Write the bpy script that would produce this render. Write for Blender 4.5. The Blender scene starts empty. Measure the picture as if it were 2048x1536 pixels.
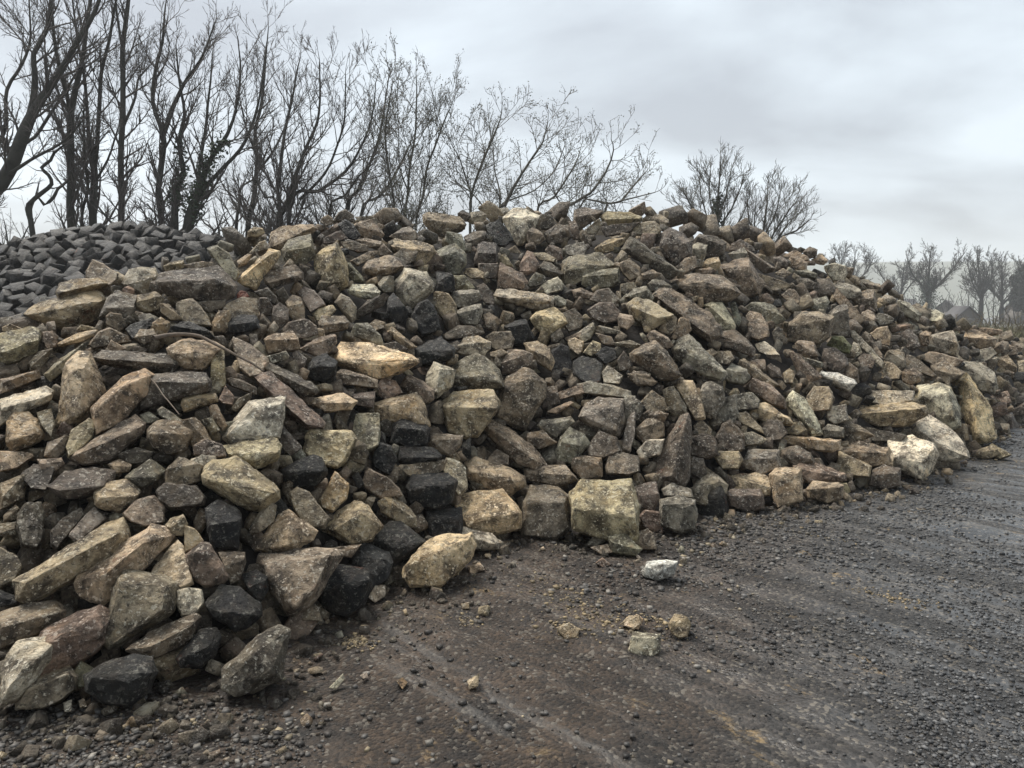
import bpy, bmesh, math, random
import numpy as np
from mathutils import Vector, Matrix
from mathutils.bvhtree import BVHTree

SC = bpy.context.scene
COL = SC.collection
R = math.radians
random.seed(7)
RNG = np.random.default_rng(7)

# ---------------------------------------------------------------- camera
FPX, CX, CY, HOR, CAMH = 1490.0, 1024.0, 768.0, 630.0, 1.6      # photograph is 2048 x 1536
PITCH = math.atan((CY - HOR) / FPX)
cam = bpy.data.cameras.new('camera')
cam.sensor_fit = 'HORIZONTAL'
cam.sensor_width = 36.0
cam.lens = 36.0 * FPX / 2048.0
cam.clip_start, cam.clip_end = 0.05, 6000.0
camo = bpy.data.objects.new('camera', cam)
COL.objects.link(camo)
camo.location = (0, 0, CAMH)
camo.rotation_euler = (math.pi / 2 - PITCH, 0, 0)
SC.camera = camo

# ---------------------------------------------------------------- sky, sun, exposure
SUN_EL, SUN_AZ = 60.0, -48.0          # azimuth clockwise from +Y
world = bpy.data.worlds.new('World')
SC.world = world
world.use_nodes = True
wt = world.node_tree
wt.nodes.clear()
def wn(t, **k):
    n = wt.nodes.new(t)
    for a, b in k.items():
        setattr(n, a, b)
    return n
wout = wn('ShaderNodeOutputWorld'); wbg = wn('ShaderNodeBackground')
sky = wn('ShaderNodeTexSky', sky_type='NISHITA', sun_disc=False, sun_elevation=R(SUN_EL), sun_rotation=R(SUN_AZ), air_density=1.0, dust_density=3.0)
tc = wn('ShaderNodeTexCoord')
sep = wn('ShaderNodeSeparateXYZ'); wt.links.new(tc.outputs['Generated'], sep.inputs[0])
zz = wn('ShaderNodeMath', operation='MAXIMUM'); wt.links.new(sep.outputs['Z'], zz.inputs[0]); zz.inputs[1].default_value = 0.0
za = wn('ShaderNodeMath', operation='ADD'); wt.links.new(zz.outputs[0], za.inputs[0]); za.inputs[1].default_value = 0.22
dx = wn('ShaderNodeMath', operation='DIVIDE'); wt.links.new(sep.outputs['X'], dx.inputs[0]); wt.links.new(za.outputs[0], dx.inputs[1])
dy = wn('ShaderNodeMath', operation='DIVIDE'); wt.links.new(sep.outputs['Y'], dy.inputs[0]); wt.links.new(za.outputs[0], dy.inputs[1])
cmb = wn('ShaderNodeCombineXYZ'); wt.links.new(dx.outputs[0], cmb.inputs[0]); wt.links.new(dy.outputs[0], cmb.inputs[1])
cmap = wn('ShaderNodeMapping'); wt.links.new(cmb.outputs[0], cmap.inputs['Vector'])
cmap.inputs['Location'].default_value = (-2.2, 4.1, 0.0); cmap.inputs['Scale'].default_value = (0.75, 1.0, 1.0)
cn = wn('ShaderNodeTexNoise'); cn.inputs['Scale'].default_value = 1.35; cn.inputs['Detail'].default_value = 8.0
cn.inputs['Roughness'].default_value = 0.54; cn.inputs['Distortion'].default_value = 0.25
wt.links.new(cmap.outputs[0], cn.inputs['Vector'])
cr = wn('ShaderNodeValToRGB')
els = cr.color_ramp.elements
els[0].position = 0.36; els[0].color = (1.62, 1.74, 1.86, 1)
els[1].position = 0.64; els[1].color = (2.95, 3.26, 3.45, 1)
wt.links.new(cn.outputs['Fac'], cr.inputs[0])
cmix = wn('ShaderNodeMixRGB'); cmix.inputs[0].default_value = 0.9      # cloud cover
wt.links.new(sky.outputs[0], cmix.inputs[1]); wt.links.new(cr.outputs[0], cmix.inputs[2])
wt.links.new(cmix.outputs[0], wbg.inputs['Color']); wbg.inputs['Strength'].default_value = 0.086
wt.links.new(wbg.outputs[0], wout.inputs['Surface'])

sl = bpy.data.lights.new('sun', 'SUN')
sl.energy, sl.angle, sl.color = 1.5, R(28), (1.0, 0.955, 0.88)
so = bpy.data.objects.new('sun', sl)
COL.objects.link(so)
az = R(SUN_AZ)
sdir = Vector((math.sin(az) * math.cos(R(SUN_EL)), math.cos(az) * math.cos(R(SUN_EL)), math.sin(R(SUN_EL))))
so.rotation_euler = sdir.to_track_quat('Z', 'Y').to_euler()
so.location = (0, 0, 30)

vs = SC.view_settings
vs.view_transform, vs.look, vs.exposure, vs.gamma, vs.use_curve_mapping = 'Standard', 'None', 1.82, 1.0, False
SC.render.filter_size = 1.05
SC.cycles.max_bounces = 6
SC.cycles.diffuse_bounces = 3
SC.cycles.glossy_bounces = 2
SC.cycles.transmission_bounces = 2
SC.cycles.volume_bounces = 1
SC.cycles.use_adaptive_sampling = False
SC.cycles.use_denoising = True
SC.cycles.denoiser = 'OPENIMAGEDENOISE'
SC.cycles.denoising_input_passes = 'RGB_ALBEDO_NORMAL'
SC.cycles.denoising_prefilter = 'ACCURATE'
# ---------------------------------------------------------------- stones read off the photograph
# each line: colour [G = lies on the open ground] ; outline ; inner ridge points ; label (short phrase ~ rest)
TILES = {'A': (0, 900, 3.418), 'B': (600, 900, 3.418), 'C': (1200, 900, 4.1406), 'D': (0, 560, 3.418), 'E': (600, 560, 3.418),
         'F': (1250, 500, 3.906), 'R': (0, 420, 2.4414), 'S': (450, 400, 2.4414), 'T': (820, 400, 2.4414), 'U': (1200, 400, 2.4414),
         'V': (1600, 460, 2.1875)}
STONES = {
'A': """
t;8,76 10,87 18,90 27,80 48,70 62,65 76,52 71,40 64,42 42,57 22,70;14,78 36,68 52,60 70,48;long tan slab with grey end~lying diagonally near the foot of the heap
t;43,78 48,86 60,90 66,86 76,72 92,62 103,50 97,45 88,44 78,52 62,68 47,73;62,72 84,54;streaky tan boulder under the long slab~half hidden below the long tan slab
b;67,75 72,69 83,71 96,73 103,78 102,94 88,103 76,109 64,116 60,112 64,100 67,87;70,76 98,80 95,94;broad brown boulder with five-sided face~flat face turned to the viewer, low on the heap
r;24,107 45,95 58,91 67,97 61,113 48,124 27,130 19,138 17,130;30,112 55,98 60,104;slab with rust-red streaks~brown, leaning low on the heap
b;0,95 15,90 32,88 38,94 37,102 20,108 0,116;0,104 20,98 35,95
p;0,128 10,112 18,110 30,109 34,113 30,122 20,136 10,146 0,150;4,140 14,127 30,115;cream slab with green algae~at the bottom corner of the heap
b;12,138 25,131 40,126 46,132 44,140 36,146 25,151 10,151;16,140 40,131
kg;50,132 62,124 78,119 88,122 91,130 86,142 75,150 62,148 51,141;53,133 74,136 90,130;charcoal block on the dirt~lying at the foot beside small white stones
d;131,128 140,118 150,109 163,104 169,106 167,120 165,134 150,140 138,143 130,139;150,118 158,130;lone dark wedge stone~standing a little apart on the dirt, pointed end up
k;103,122 112,117 118,104 127,104 129,110 126,120 118,127 106,127;108,121 122,115
b;74,117 88,106 103,100 114,96 117,98 113,110 104,116 90,122 80,121;88,115 112,103;brown slab with chipped pointed end~resting on a black stone
k;120,90 130,78 140,81 152,90 153,97 145,104 137,106 126,98;132,95 146,96;black boulder with ochre patch~on the dirt at the heap's edge
k;141,73 150,70 156,74 157,82 152,89 146,84;
b;151,66 153,62 175,58 195,57 200,62 193,70 188,83 180,92 172,97 165,95 158,84;155,67 193,62 184,82 172,92;big brown triangular boulder~standing on its point beside a black cube
b;176,97 182,89 186,92 188,100 177,100;;
r;108,62 118,54 123,55 128,63 134,74 131,78 120,80 113,75 109,68;113,60 124,58 131,73;reddish brown tilted block~above the black boulder with ochre patch
b;128,60 143,60 144,66 140,76 135,78 131,66;;
t;88,72 95,62 104,53 107,57 109,70 113,78 106,81 95,73;;
p;103,82 110,80 118,82 119,90 114,97 106,97 104,92;;
k;120,34 128,29 137,33 142,38 141,48 139,58 125,58 121,48;;black upright sett~rectangular, standing on end under the tan oblong boulder
t;150,58 152,53 163,38 169,35 175,40 180,45 186,47 183,53 175,57 160,59;169,45 168,56;tan pyramid stone with a vertical crack~sitting above the big brown triangular boulder
m;146,46 152,36 157,31 162,33 160,42 152,48 146,49;;
b;170,25 174,22 181,25 184,34 193,40 190,45 180,46 175,40 171,32;;
t;187,29 196,13 204,20 203,28 195,36 188,34;;
t;118,14 125,6 138,5 148,11 163,23 163,28 152,36 140,32 127,24 119,20;121,17 138,25 153,31 161,25;big tan oblong boulder with orange spot~leaning above the black upright sett
k;165,12 171,8 183,3 188,5 192,14 184,21 172,22 166,18;167,13 175,15 190,12;tilted black sett~beside the big tan oblong boulder
t;55,32 56,25 65,18 73,17 83,24 80,30 70,36 57,34;58,28 80,27;rounded ochre boulder~wedged among brown stones
b;72,37 80,29 90,27 96,33 96,42 85,45 76,42;;
d;28,21 38,13 55,10 67,12 67,17 55,25 40,29 33,26;34,24 60,21;
t;0,20 12,15 15,22 14,28 0,35;;
d;10,38 16,31 24,31 26,38 26,52 22,58 13,56 10,46;;
d;30,48 36,40 47,34 49,38 42,48 33,58 30,56;;
g;40,50 50,38 55,34 62,40 58,44 45,54;;
b;0,57 10,62 13,68 8,77 0,80;;
b;0,43 9,42 10,50 3,51 0,50;;
d;91,24 97,20 115,21 120,28 119,32 100,34 93,30;;
b;97,12 105,4 112,8 119,10 117,18 108,21 97,19;;
m;73,16 88,5 97,12 92,18 83,22 76,19;76,16 90,16;
t;97,44 100,40 107,38 110,43 107,50 101,50;;
t;108,44 114,46 119,53 112,58 108,60;;
m;42,131 47,123 55,128 53,137 46,139;;
pG;46,147 49,145 51,150 47,151;;
pG;37,148 42,146 42,153 38,153;;
b;2,38 9,32 12,35 9,41 2,42;;
k;0,82 8,85 12,90 0,92;;
""",
'D': """
y;0,31 18,27 23,29 24,34 22,42 10,48 0,50;0,43 12,40 23,35;cream boulder with greenish tinge~cut by the picture's edge, above tan slabs
b;62,21 65,19 71,20 74,27 70,30 62,26;;
k;98,31 105,25 110,24 120,28 126,34 110,34;;black dome-shaped stone~just above the crooked grey branch
b;104,13 113,11 118,16 122,22 124,27 110,26 103,20;;
b;126,22 133,14 142,10 150,11 151,20 140,24 130,20;;
k;134,24 140,20 150,21 152,28 142,31 134,30;;
t;124,25 128,18 135,20 135,26 132,31 124,30;;
d;55,45 60,41 75,41 95,43 103,46 104,50 100,54 85,53 65,50 57,48;58,46 80,47 102,49;dark rounded roller-shaped slab~lying level on top of the tan slabs
t;98,40 108,34 125,36 131,40 128,45 122,50 118,53 108,52 100,46;101,43 118,46 128,41;tan stone at the end of the dark roller~broad, with a pale upper face
t;124,44 128,40 131,42 132,50 132,62 126,64 123,60 124,50;;short log-shaped tan stone~standing upright beside a flat slab
t;33,84 36,65 39,48 46,42 53,43 54,50 60,60 62,65 57,72 53,80 40,86;40,55 50,50 44,80;tall tan slab with wrinkled face~standing upright below a mossy slab
t;54,75 60,68 72,57 84,53 90,56 88,65 80,73 75,80 65,87 56,91 54,84;58,74 72,62 86,56;broad sloping tan slab~propped against the tall wrinkled slab
d;88,56 105,54 120,54 123,58 123,65 110,68 90,72 82,76 80,72 88,62;90,59 122,60;level brown slab in a hollow~under the dark roller-shaped slab
t;107,69 118,66 126,66 127,71 122,73 108,77 106,73;108,71 126,69;
t;122,75 127,73 133,85 130,88 124,80;;stick-like tan stone with pale top~small, leaning beside the lichen-speckled slab
p;92,76 95,74 107,82 104,84 93,79;;narrow pale grey stone~lying above the bun-shaped boulder
g;82,79 87,77 93,81 88,84 83,83;;
b;86,88 92,82 104,82 113,87 113,92 108,100 98,102 90,98 86,93;88,90 100,92 112,90;bun-shaped boulder split across the middle~round and brown
b;41,104 43,101 55,95 66,88 78,79 85,84 84,90 72,93 66,100 64,106 50,108;45,102 66,93 82,86;long ragged brown slab~lying diagonally beside the bun-shaped boulder
t;4,82 8,77 17,77 23,83 26,91 18,97 8,101 4,95;6,94 20,90;
t;38,98 42,88 52,81 55,83 54,92 45,101 40,104;;
b;26,103 28,95 38,91 40,92 38,100 33,105;;
p;0,70 20,64 27,62 31,65 30,70 18,76 0,85;0,76 18,70 30,67;pale slab with mossy rounded end~running in from the picture's edge
m;26,55 35,46 52,36 50,40 38,53 30,59;;green mossy slab~narrow, leaning diagonally above the tall wrinkled slab
b;0,58 15,55 22,53 24,57 12,62 0,67;;
b;17,48 23,42 31,40 29,45 24,52 18,53;;
t;34,37 45,31 57,29 57,32 45,37 35,39;;
b;52,38 58,30 64,28 75,33 76,36 60,37 54,40;;
t;62,41 65,35 74,40 70,42;;
p;131,92 138,80 146,71 158,69 167,69 166,80 163,92 150,94 135,97;134,90 148,75 165,72;pale lichen-speckled slab~broad flat face leaning back above a yellow slab
y;131,97 145,94 162,93 164,97 163,104 150,110 145,107 135,104;134,102 147,106 163,101;yellow slab with dark freckles~lying under the pale lichen-speckled slab
b;113,97 120,93 130,96 132,103 125,104 114,102;;
r;149,57 152,55 159,54 170,67 185,80 190,83 189,87 180,87 168,77 155,65;152,60 180,85;long reddish slab leaning downhill~narrow, pointing at a yellow block
d;150,49 155,47 170,53 182,60 186,64 185,67 178,68 160,57;152,50 182,64;
b;136,35 139,34 147,38 155,45 157,48 152,56 146,57 140,52 138,42;;
d;12,114 20,108 32,110 30,118 27,123 18,122;;
b;22,105 36,104 38,108 32,112 24,112;;
t;63,108 70,105 77,108 75,112 68,113;;
d;68,102 80,98 90,101 88,106 75,108;;
p;112,105 118,102 126,103 127,107 118,110 112,109;;
t;0,100 18,101 20,103 10,110 0,112;;
m;22,78 30,75 32,85 30,92 24,85;;
d;133,58 140,58 150,63 150,67 136,62;;
r;128,70 132,62 137,68 136,73 130,72;;
b;134,76 140,69 147,66 147,69 138,77;;
d;166,86 177,98 170,103 163,96;;
m;118,82 124,80 129,88 124,91;;
b;106,82 115,80 120,86 125,96 112,97;;
""",
'E': """
o;19,46 24,36 40,37 55,40 68,46 69,48 60,53 45,58 38,56 25,51;22,47 40,50 56,50 67,47;long bright tan boulder~sunlit-looking top and dark underside, midway up the heap
k;3,54 8,46 15,43 22,48 21,55 14,60 6,58;8,50 20,51;black sett at the tip of the tan boulder~beside the long bright tan boulder
b;20,57 25,52 45,58 45,63 30,60 20,60;;
k;68,40 75,36 82,33 90,40 90,45 80,49 70,50;70,42 84,45 89,41;
p;74,56 78,48 85,50 91,53 89,62 80,69 76,67 73,61;82,52 80,66;light grey upright block~beside the dome stone on the keystone
m;88,63 89,52 97,45 103,43 112,47 117,53 120,63 105,64;91,57 110,57 117,60;grey-green dome stone~sitting on top of the keystone-shaped block
y;82,72 90,65 113,64 117,73 110,82 104,91 97,92 87,89;84,74 98,76 116,75;keystone-shaped block with yellow top~dark front narrowing downward
b;117,64 121,57 131,52 137,54 144,60 143,68 138,78 132,87 125,85 115,80 117,72;120,62 136,57 134,78;large brown boulder beside the keystone~rough face, narrowing downward
t;131,37 139,36 146,40 149,48 147,53 140,49 133,42;135,41 146,46;
k;147,42 153,37 157,39 160,53 150,56 147,50;;tall narrow black sett~standing on end in the middle of the heap
k;160,48 165,45 172,46 177,50 176,60 168,62 160,55;;
p;177,54 180,50 189,56 187,61 178,60;;
b;116,48 122,41 130,41 136,44 135,50 125,54 118,55;;
b;192,55 200,53 205,55 205,61 195,60;;
r;46,62 48,57 56,59 60,66 50,70 46,67;;
r;59,62 63,55 72,59 78,64 78,70 72,73 66,68;62,58 75,66;brick-red stained block~below the light grey upright block
t;42,72 50,70 60,68 68,66 72,72 76,85 72,88 60,80 48,83 43,78;46,74 66,70 73,84;tan split wedge with a curved edge~below the brick-red stained block
t;5,70 25,66 33,71 30,76 14,77 6,73;7,72 31,72;
d;30,67 44,65 43,75 33,73;;
m;31,88 33,78 46,78 47,88 46,97 40,100 33,95;;lichen-covered upright block~beside the yellow block with black blotches
k;53,95 55,84 60,80 72,84 76,87 74,97 63,98;56,86 72,88;black sett under the split wedge~angular, in deep shade
y;2,101 5,88 30,88 33,93 26,106 22,110 10,108;;yellow block with black blotches~at the lower end of the long reddish slab
b;27,103 30,92 36,95 40,102 38,108 30,106;;
k;42,106 46,95 53,97 57,105 52,114 44,110;;
b;75,97 77,90 88,91 95,91 94,97 88,103 82,101;;
b;107,83 112,82 122,87 137,98 144,108 138,112 128,108 118,96 108,89;110,86 138,106;long brown beam-like stone~slanting down below the keystone-shaped block
k;57,106 58,97 78,98 83,103 80,106 60,108;59,104 81,104;flat-topped black sett~above the big rounded black sett
b;57,109 75,106 86,105 84,111 70,117 62,114;;
k;62,122 66,114 86,113 92,118 89,130 80,135 64,131;64,122 85,122 91,118;big rounded black sett~on brown stones beside an ochre boulder
p;83,110 86,104 93,106 97,110 98,122 93,127 90,118;;
t;97,107 103,104 120,108 131,115 132,120 120,127 108,122 97,116;99,112 116,118 130,117;ochre boulder with hollow underside~above the bright tan block
o;90,128 96,125 118,122 129,136 128,145 105,151 97,144;97,144 106,139 128,136;bright tan block with dark front~at the heap's foot beside the dark brown cube
d;130,150 131,130 135,121 150,120 157,126 158,145 150,151;133,130 154,130;dark brown cube~standing at the heap's foot beside the big yellow cube
y;158,125 165,118 193,117 197,130 198,152 190,155 160,146;159,134 180,135 197,140;big yellow cube with lichen top~largest block at the heap's foot
b;131,110 155,108 163,117 150,120 133,117;;
b;160,106 163,103 176,104 177,115 165,117 159,110;;
d;179,110 182,99 198,103 199,112 193,114 180,113;;
g;149,100 152,92 158,86 166,90 169,96 160,108 150,106;153,95 164,97;grey block with rounded pale top~above the brown square stone
d;168,98 175,88 185,92 188,100 178,104 169,103;;
g;163,80 167,73 175,69 189,70 190,85 187,92 172,88;165,80 188,73 185,88;big flat-faced grey block~beside a thin upright grey stone
g;190,88 192,80 196,77 196,90 193,101 188,99;;thin upright grey stone~pressed against the big flat-faced grey block
g;139,85 142,82 158,80 161,83 150,92 142,89;;
b;133,90 142,88 150,95 140,99 133,96;;
t;145,77 148,75 158,71 160,72 150,78;;
r;150,66 155,64 165,61 166,66 152,70;;flat red sandstone piece~above the big flat-faced grey block
g;162,61 170,59 185,62 193,65 193,69 180,67 165,66;;
g;190,70 196,68 200,75 195,79 191,76;;
b;46,130 53,126 60,130 68,138 68,144 60,144 48,136;;
b;36,118 40,110 52,116 58,122 60,126 48,128 38,122;;
k;75,135 80,134 94,133 95,140 94,150 78,152 74,143;;black sett behind the pale slab~low at the heap's foot, in shade
t;13,146 22,135 32,129 40,132 48,144 42,152 30,155 22,150;20,146 36,136;
k;95,96 100,92 100,105 95,103;;
b;110,105 115,99 122,103 122,108 112,108;;
d;140,64 150,62 152,72 142,75;;
""",
'B': """
k;11,79 22,67 40,70 42,79 36,92 27,97 12,93;13,81 28,83 41,76;black cube at the heap's edge~on the dirt, pale flecks on its corners
kg;29,63 38,54 52,60 54,66 51,76 42,81 40,70 30,67;33,63 50,64;grey-black block behind the black cube~with tan rubbed edges
k;41,54 53,42 60,42 70,50 74,54 66,60 54,69 52,61;50,53 56,58 72,54;black block with one tan edge~tilted, beside a reddish tan roller
t;61,68 70,58 80,50 100,49 102,56 100,63 92,72 82,80 65,80 61,75;63,67 84,63 99,52;big reddish tan rounded block~at the heap's edge, leaning on a pale slab
p;80,50 82,43 92,44 112,49 118,54 117,58 103,58 98,54;83,47 114,55;pale slab at the heap's foot~lying flat behind the big reddish tan rounded block
tG;98,68 105,66 108,70 100,73;;
pG;40,86 44,79 50,79 50,85 44,89;;small white stone beside the black cube~chipped
t;20,57 36,55 30,63 24,62;;
gG;167,56 173,49 179,53 174,57;;
mG;180,50 190,49 200,58 196,62 183,60;182,54 197,58;
bG;170,57 180,55 183,60 176,61;;
rG;173,66 177,63 182,67 178,69;;
tG;190,101 197,96 201,99 198,105 190,103;;
tG;150,104 157,101 164,105 162,110 155,111;;
tG;56,135 60,133 63,136 60,140;;small round tan cobble~lone on the dark gravel nearest the viewer
tG;98,135 105,131 104,138 99,140;;small oval ochre cobble~lying on dark gravel in the middle
pG;17,139 25,131 26,134 21,140;;small pale grey shard~on the dirt in front of the lone dark wedge stone
pG;35,132 39,130 40,133 37,134;;
tG;94,90 99,89 99,93 95,93;;
""",
'C': """
d;17,18 27,15 29,24 26,30 19,28;;
g;29,24 38,22 46,24 47,30 45,38 39,40 29,36;30,26 40,28 46,26;grey-white rounded block~at the heap's foot beside the big yellow cube
g;30,19 35,16 44,19 45,23 31,22;;
r;19,32 22,29 29,30 30,36 30,40 22,38;;
b;17,45 20,39 23,38 27,43 27,48 20,48;;
wG;20,59 23,54 30,53 37,54 36,60 28,63 21,61;22,56 28,59 36,55;white angular stone~alone on the dark dirt
tG;33,84 36,79 41,80 44,84 42,90 38,91 34,87;;rough tan chunk~alone on the gravel near the pale grey brick-shaped stone
pG;14,97 16,88 29,89 29,97 25,100 15,98;15,90 27,91;pale grey brick-shaped stone~lying on the open ground
tG;10,84 14,80 19,80 20,84 16,87;;
m;43,19 50,13 55,11 62,17 61,21 51,27 45,25;46,19 58,15;mossy cube-like block~at the heap's foot right beside the horn-shaped stone
d;61,22 63,19 77,19 79,22 79,28 72,30 63,27;62,22 78,22;
t;82,12 85,9 97,9 98,16 98,24 86,28 83,20;84,12 96,11;upright weathered tan block~standing square at the heap's foot
t;100,19 103,15 115,16 118,17 117,23 110,26 101,23;101,19 116,18;round-edged tan stone~on the ground beside the upright weathered tan block
y;116,16 119,16 121,20 118,22;;
t;62,12 75,11 81,13 82,22 78,22 77,18 63,18;;
g;69,6 72,0 86,0 87,8 78,12 70,9;71,4 85,4;pale grey block with smooth top~behind the upright weathered tan block
d;130,17 132,10 137,7 145,9 145,17 138,19;131,12 144,11;dark brown block on the wet ground~just in front of the big speckled tan block
t;113,12 116,1 131,8 130,13;;
""",
'F': """
d;10,118 16,105 22,96 28,86 32,84 34,88 33,100 33,115 31,121 25,120 17,116;31,88 30,108 24,116;tall horn-shaped stone~dark purplish, its curved tip pointing up
p;135,98 147,95 158,99 160,105 155,115 152,118 137,111 136,104;137,106 152,109 158,102;big speckled tan block~its pale top flat, at the heap's far foot
p;145,95 148,87 155,84 165,90 173,98 176,106 165,108 158,108 150,100;150,92 166,102;pale boulder with tan patches~at the foot of the tall ochre slab
o;172,72 167,66 175,63 180,70 187,80 187,88 190,96 185,99 176,99 173,90 171,80;176,68 178,82 182,96;tall ochre slab standing on end~bright edge, at the heap's far foot
p;148,78 150,70 160,68 167,70 171,80 172,90 165,92 157,84 150,82;152,74 166,73 169,86;big pale block beside the ochre slab~leaning on the tall ochre slab
y;178,106 181,102 188,100 192,104 186,107;;
y;184,104 188,99 198,105 192,107;;yellow broken sandstone lumps~crumbling on the dark ground below the tall ochre slab
t;119,82 121,80 140,80 147,78 153,80 155,84 148,88 143,90 130,90 120,88;120,84 142,83 152,81;long tan kerb-like slab~lying level below a pale slab
p;124,75 126,72 140,72 148,72 147,77 135,80 125,78;;
t;80,97 83,95 100,96 110,97 110,101 106,103 96,102 82,99;;flat brown ledge-like slab~lying level above the upright weathered tan block
b;109,101 120,98 135,101 135,110 125,111 112,105;110,103 134,104;
d;120,90 130,92 144,95 142,98 128,98 120,95;;
g;101,92 104,89 112,91 112,96 102,96;;
b;110,90 115,88 122,91 128,95 120,98 112,95;;
p;82,78 86,72 92,76 98,86 101,94 96,95 90,88;87,76 94,90;pale tapering stone~leaning, narrow end up, above the ledge-like slab
t;93,76 97,70 104,70 107,76 105,82 96,83 93,80;;round tan boulder~beside the pale tapering stone
p;103,83 106,80 113,79 114,87 107,89 104,87;;
t;66,79 72,78 84,86 86,89 75,89 63,85;;
r;61,70 66,66 75,69 82,77 82,81 75,79;;smooth purple-brown slab~slanting downhill beside grey blocks
g;47,82 50,76 57,74 58,84 55,89 48,88;;
b;57,84 62,83 70,91 71,94 58,88;;
d;46,96 50,89 54,87 61,95 61,102 54,104 48,100;;dark dome-topped boulder~standing above the pale grey smooth-topped block
g;55,74 65,73 69,77 68,81 58,82;;
d;70,92 73,87 80,87 83,94 80,97 73,98;;
b;82,89 90,88 93,92 88,95 82,94;;
p;60,94 65,93 73,97 70,99 62,100;;
t;26,70 28,67 35,67 40,80 41,86 36,87 33,82;;
b;19,72 25,70 31,79 32,84 26,86 22,82;;
g;38,74 40,69 44,67 50,70 51,77 46,86 40,82;;
b;8,78 14,72 20,76 22,82 12,84;;
b;12,84 17,82 22,84 20,88 13,88;;
b;5,92 12,86 20,89 20,95 10,99 6,96;;
b;35,90 39,86 44,92 44,96 36,94;;
d;33,96 40,94 46,96 48,105 42,107 34,105;;
t;46,106 48,103 58,103 60,107 58,112 50,112;;
p;6,103 12,97 20,97 18,105 8,107;;
g;0,75 4,75 9,82 7,87 0,87;;
d;33,106 40,107 42,114 40,118 33,115;;
d;80,102 88,100 95,104 97,109 88,111 80,107;;
r;86,110 92,107 100,113 112,114 113,118 94,119 90,116;;
r;187,75 196,72 198,78 190,80;;red sandstone block~at the far end of the heap behind the tall ochre slab
r;186,78 195,78 196,84 188,86;;
d;197,82 205,78 205,84 198,85;;
""",
'R': """
d;127,58 130,52 150,49 178,46 188,55 193,62 191,70 185,74 165,75 145,72 130,66;129,59 150,60 175,57 190,62;big dark overhanging boulder with rusty edge~near the black heap
t;134,46 141,42 150,41 152,46 147,49 136,50;;
b;150,45 165,42 174,43 172,46 155,48;;
m;170,32 178,29 187,35 196,52 193,58 187,54 180,42;;grey-green leaning slab~above the big dark overhanging boulder
b;71,50 76,41 84,44 90,48 97,52 96,57 90,62 80,60 71,55;;brown pointed stone against the black heap~above tan slabs
p;100,60 106,49 115,47 127,48 130,55 127,62 120,70 112,68 103,64;;cream boulder with a dark crack~beside the big dark overhanging boulder
t;46,67 50,60 62,56 80,56 88,60 84,63 70,64 60,68 48,72;48,68 84,60;brown-tan slab at the edge of the black heap~just above a very big tan slab
t;20,85 30,77 45,73 60,68 76,65 82,67 86,73 80,90 68,97 57,100 45,98 30,92;22,86 52,90 85,74;very big tan slab with overhanging edge~dark underside, near the black heap
g;82,87 86,75 95,66 112,70 111,82 107,88 95,85;86,80 95,82 110,80;grey angular block~beside the very big tan slab
t;111,80 113,70 127,67 135,73 130,82 118,84;;
r;100,66 105,62 110,65 110,70 103,69;;
k;103,98 107,94 125,88 127,92 118,100 108,106;;
R;194,69 197,66 202,67 204,71 198,73 194,72;;small bright red clay lump~under the end of the big dark overhanging boulder
d;160,75 185,74 183,80 170,84;;
t;125,92 132,88 139,92 138,102 128,102 124,97;;
b;110,105 115,98 125,97 130,105 118,110;;
b;131,77 138,77 145,84 150,90 140,90 132,84;;
r;35,100 43,99 48,104 46,112 38,114 35,108;;
t;2,96 8,93 15,96 20,98 10,100 2,99;;
t;63,98 66,94 73,95 79,97 72,99;;
""",
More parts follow.
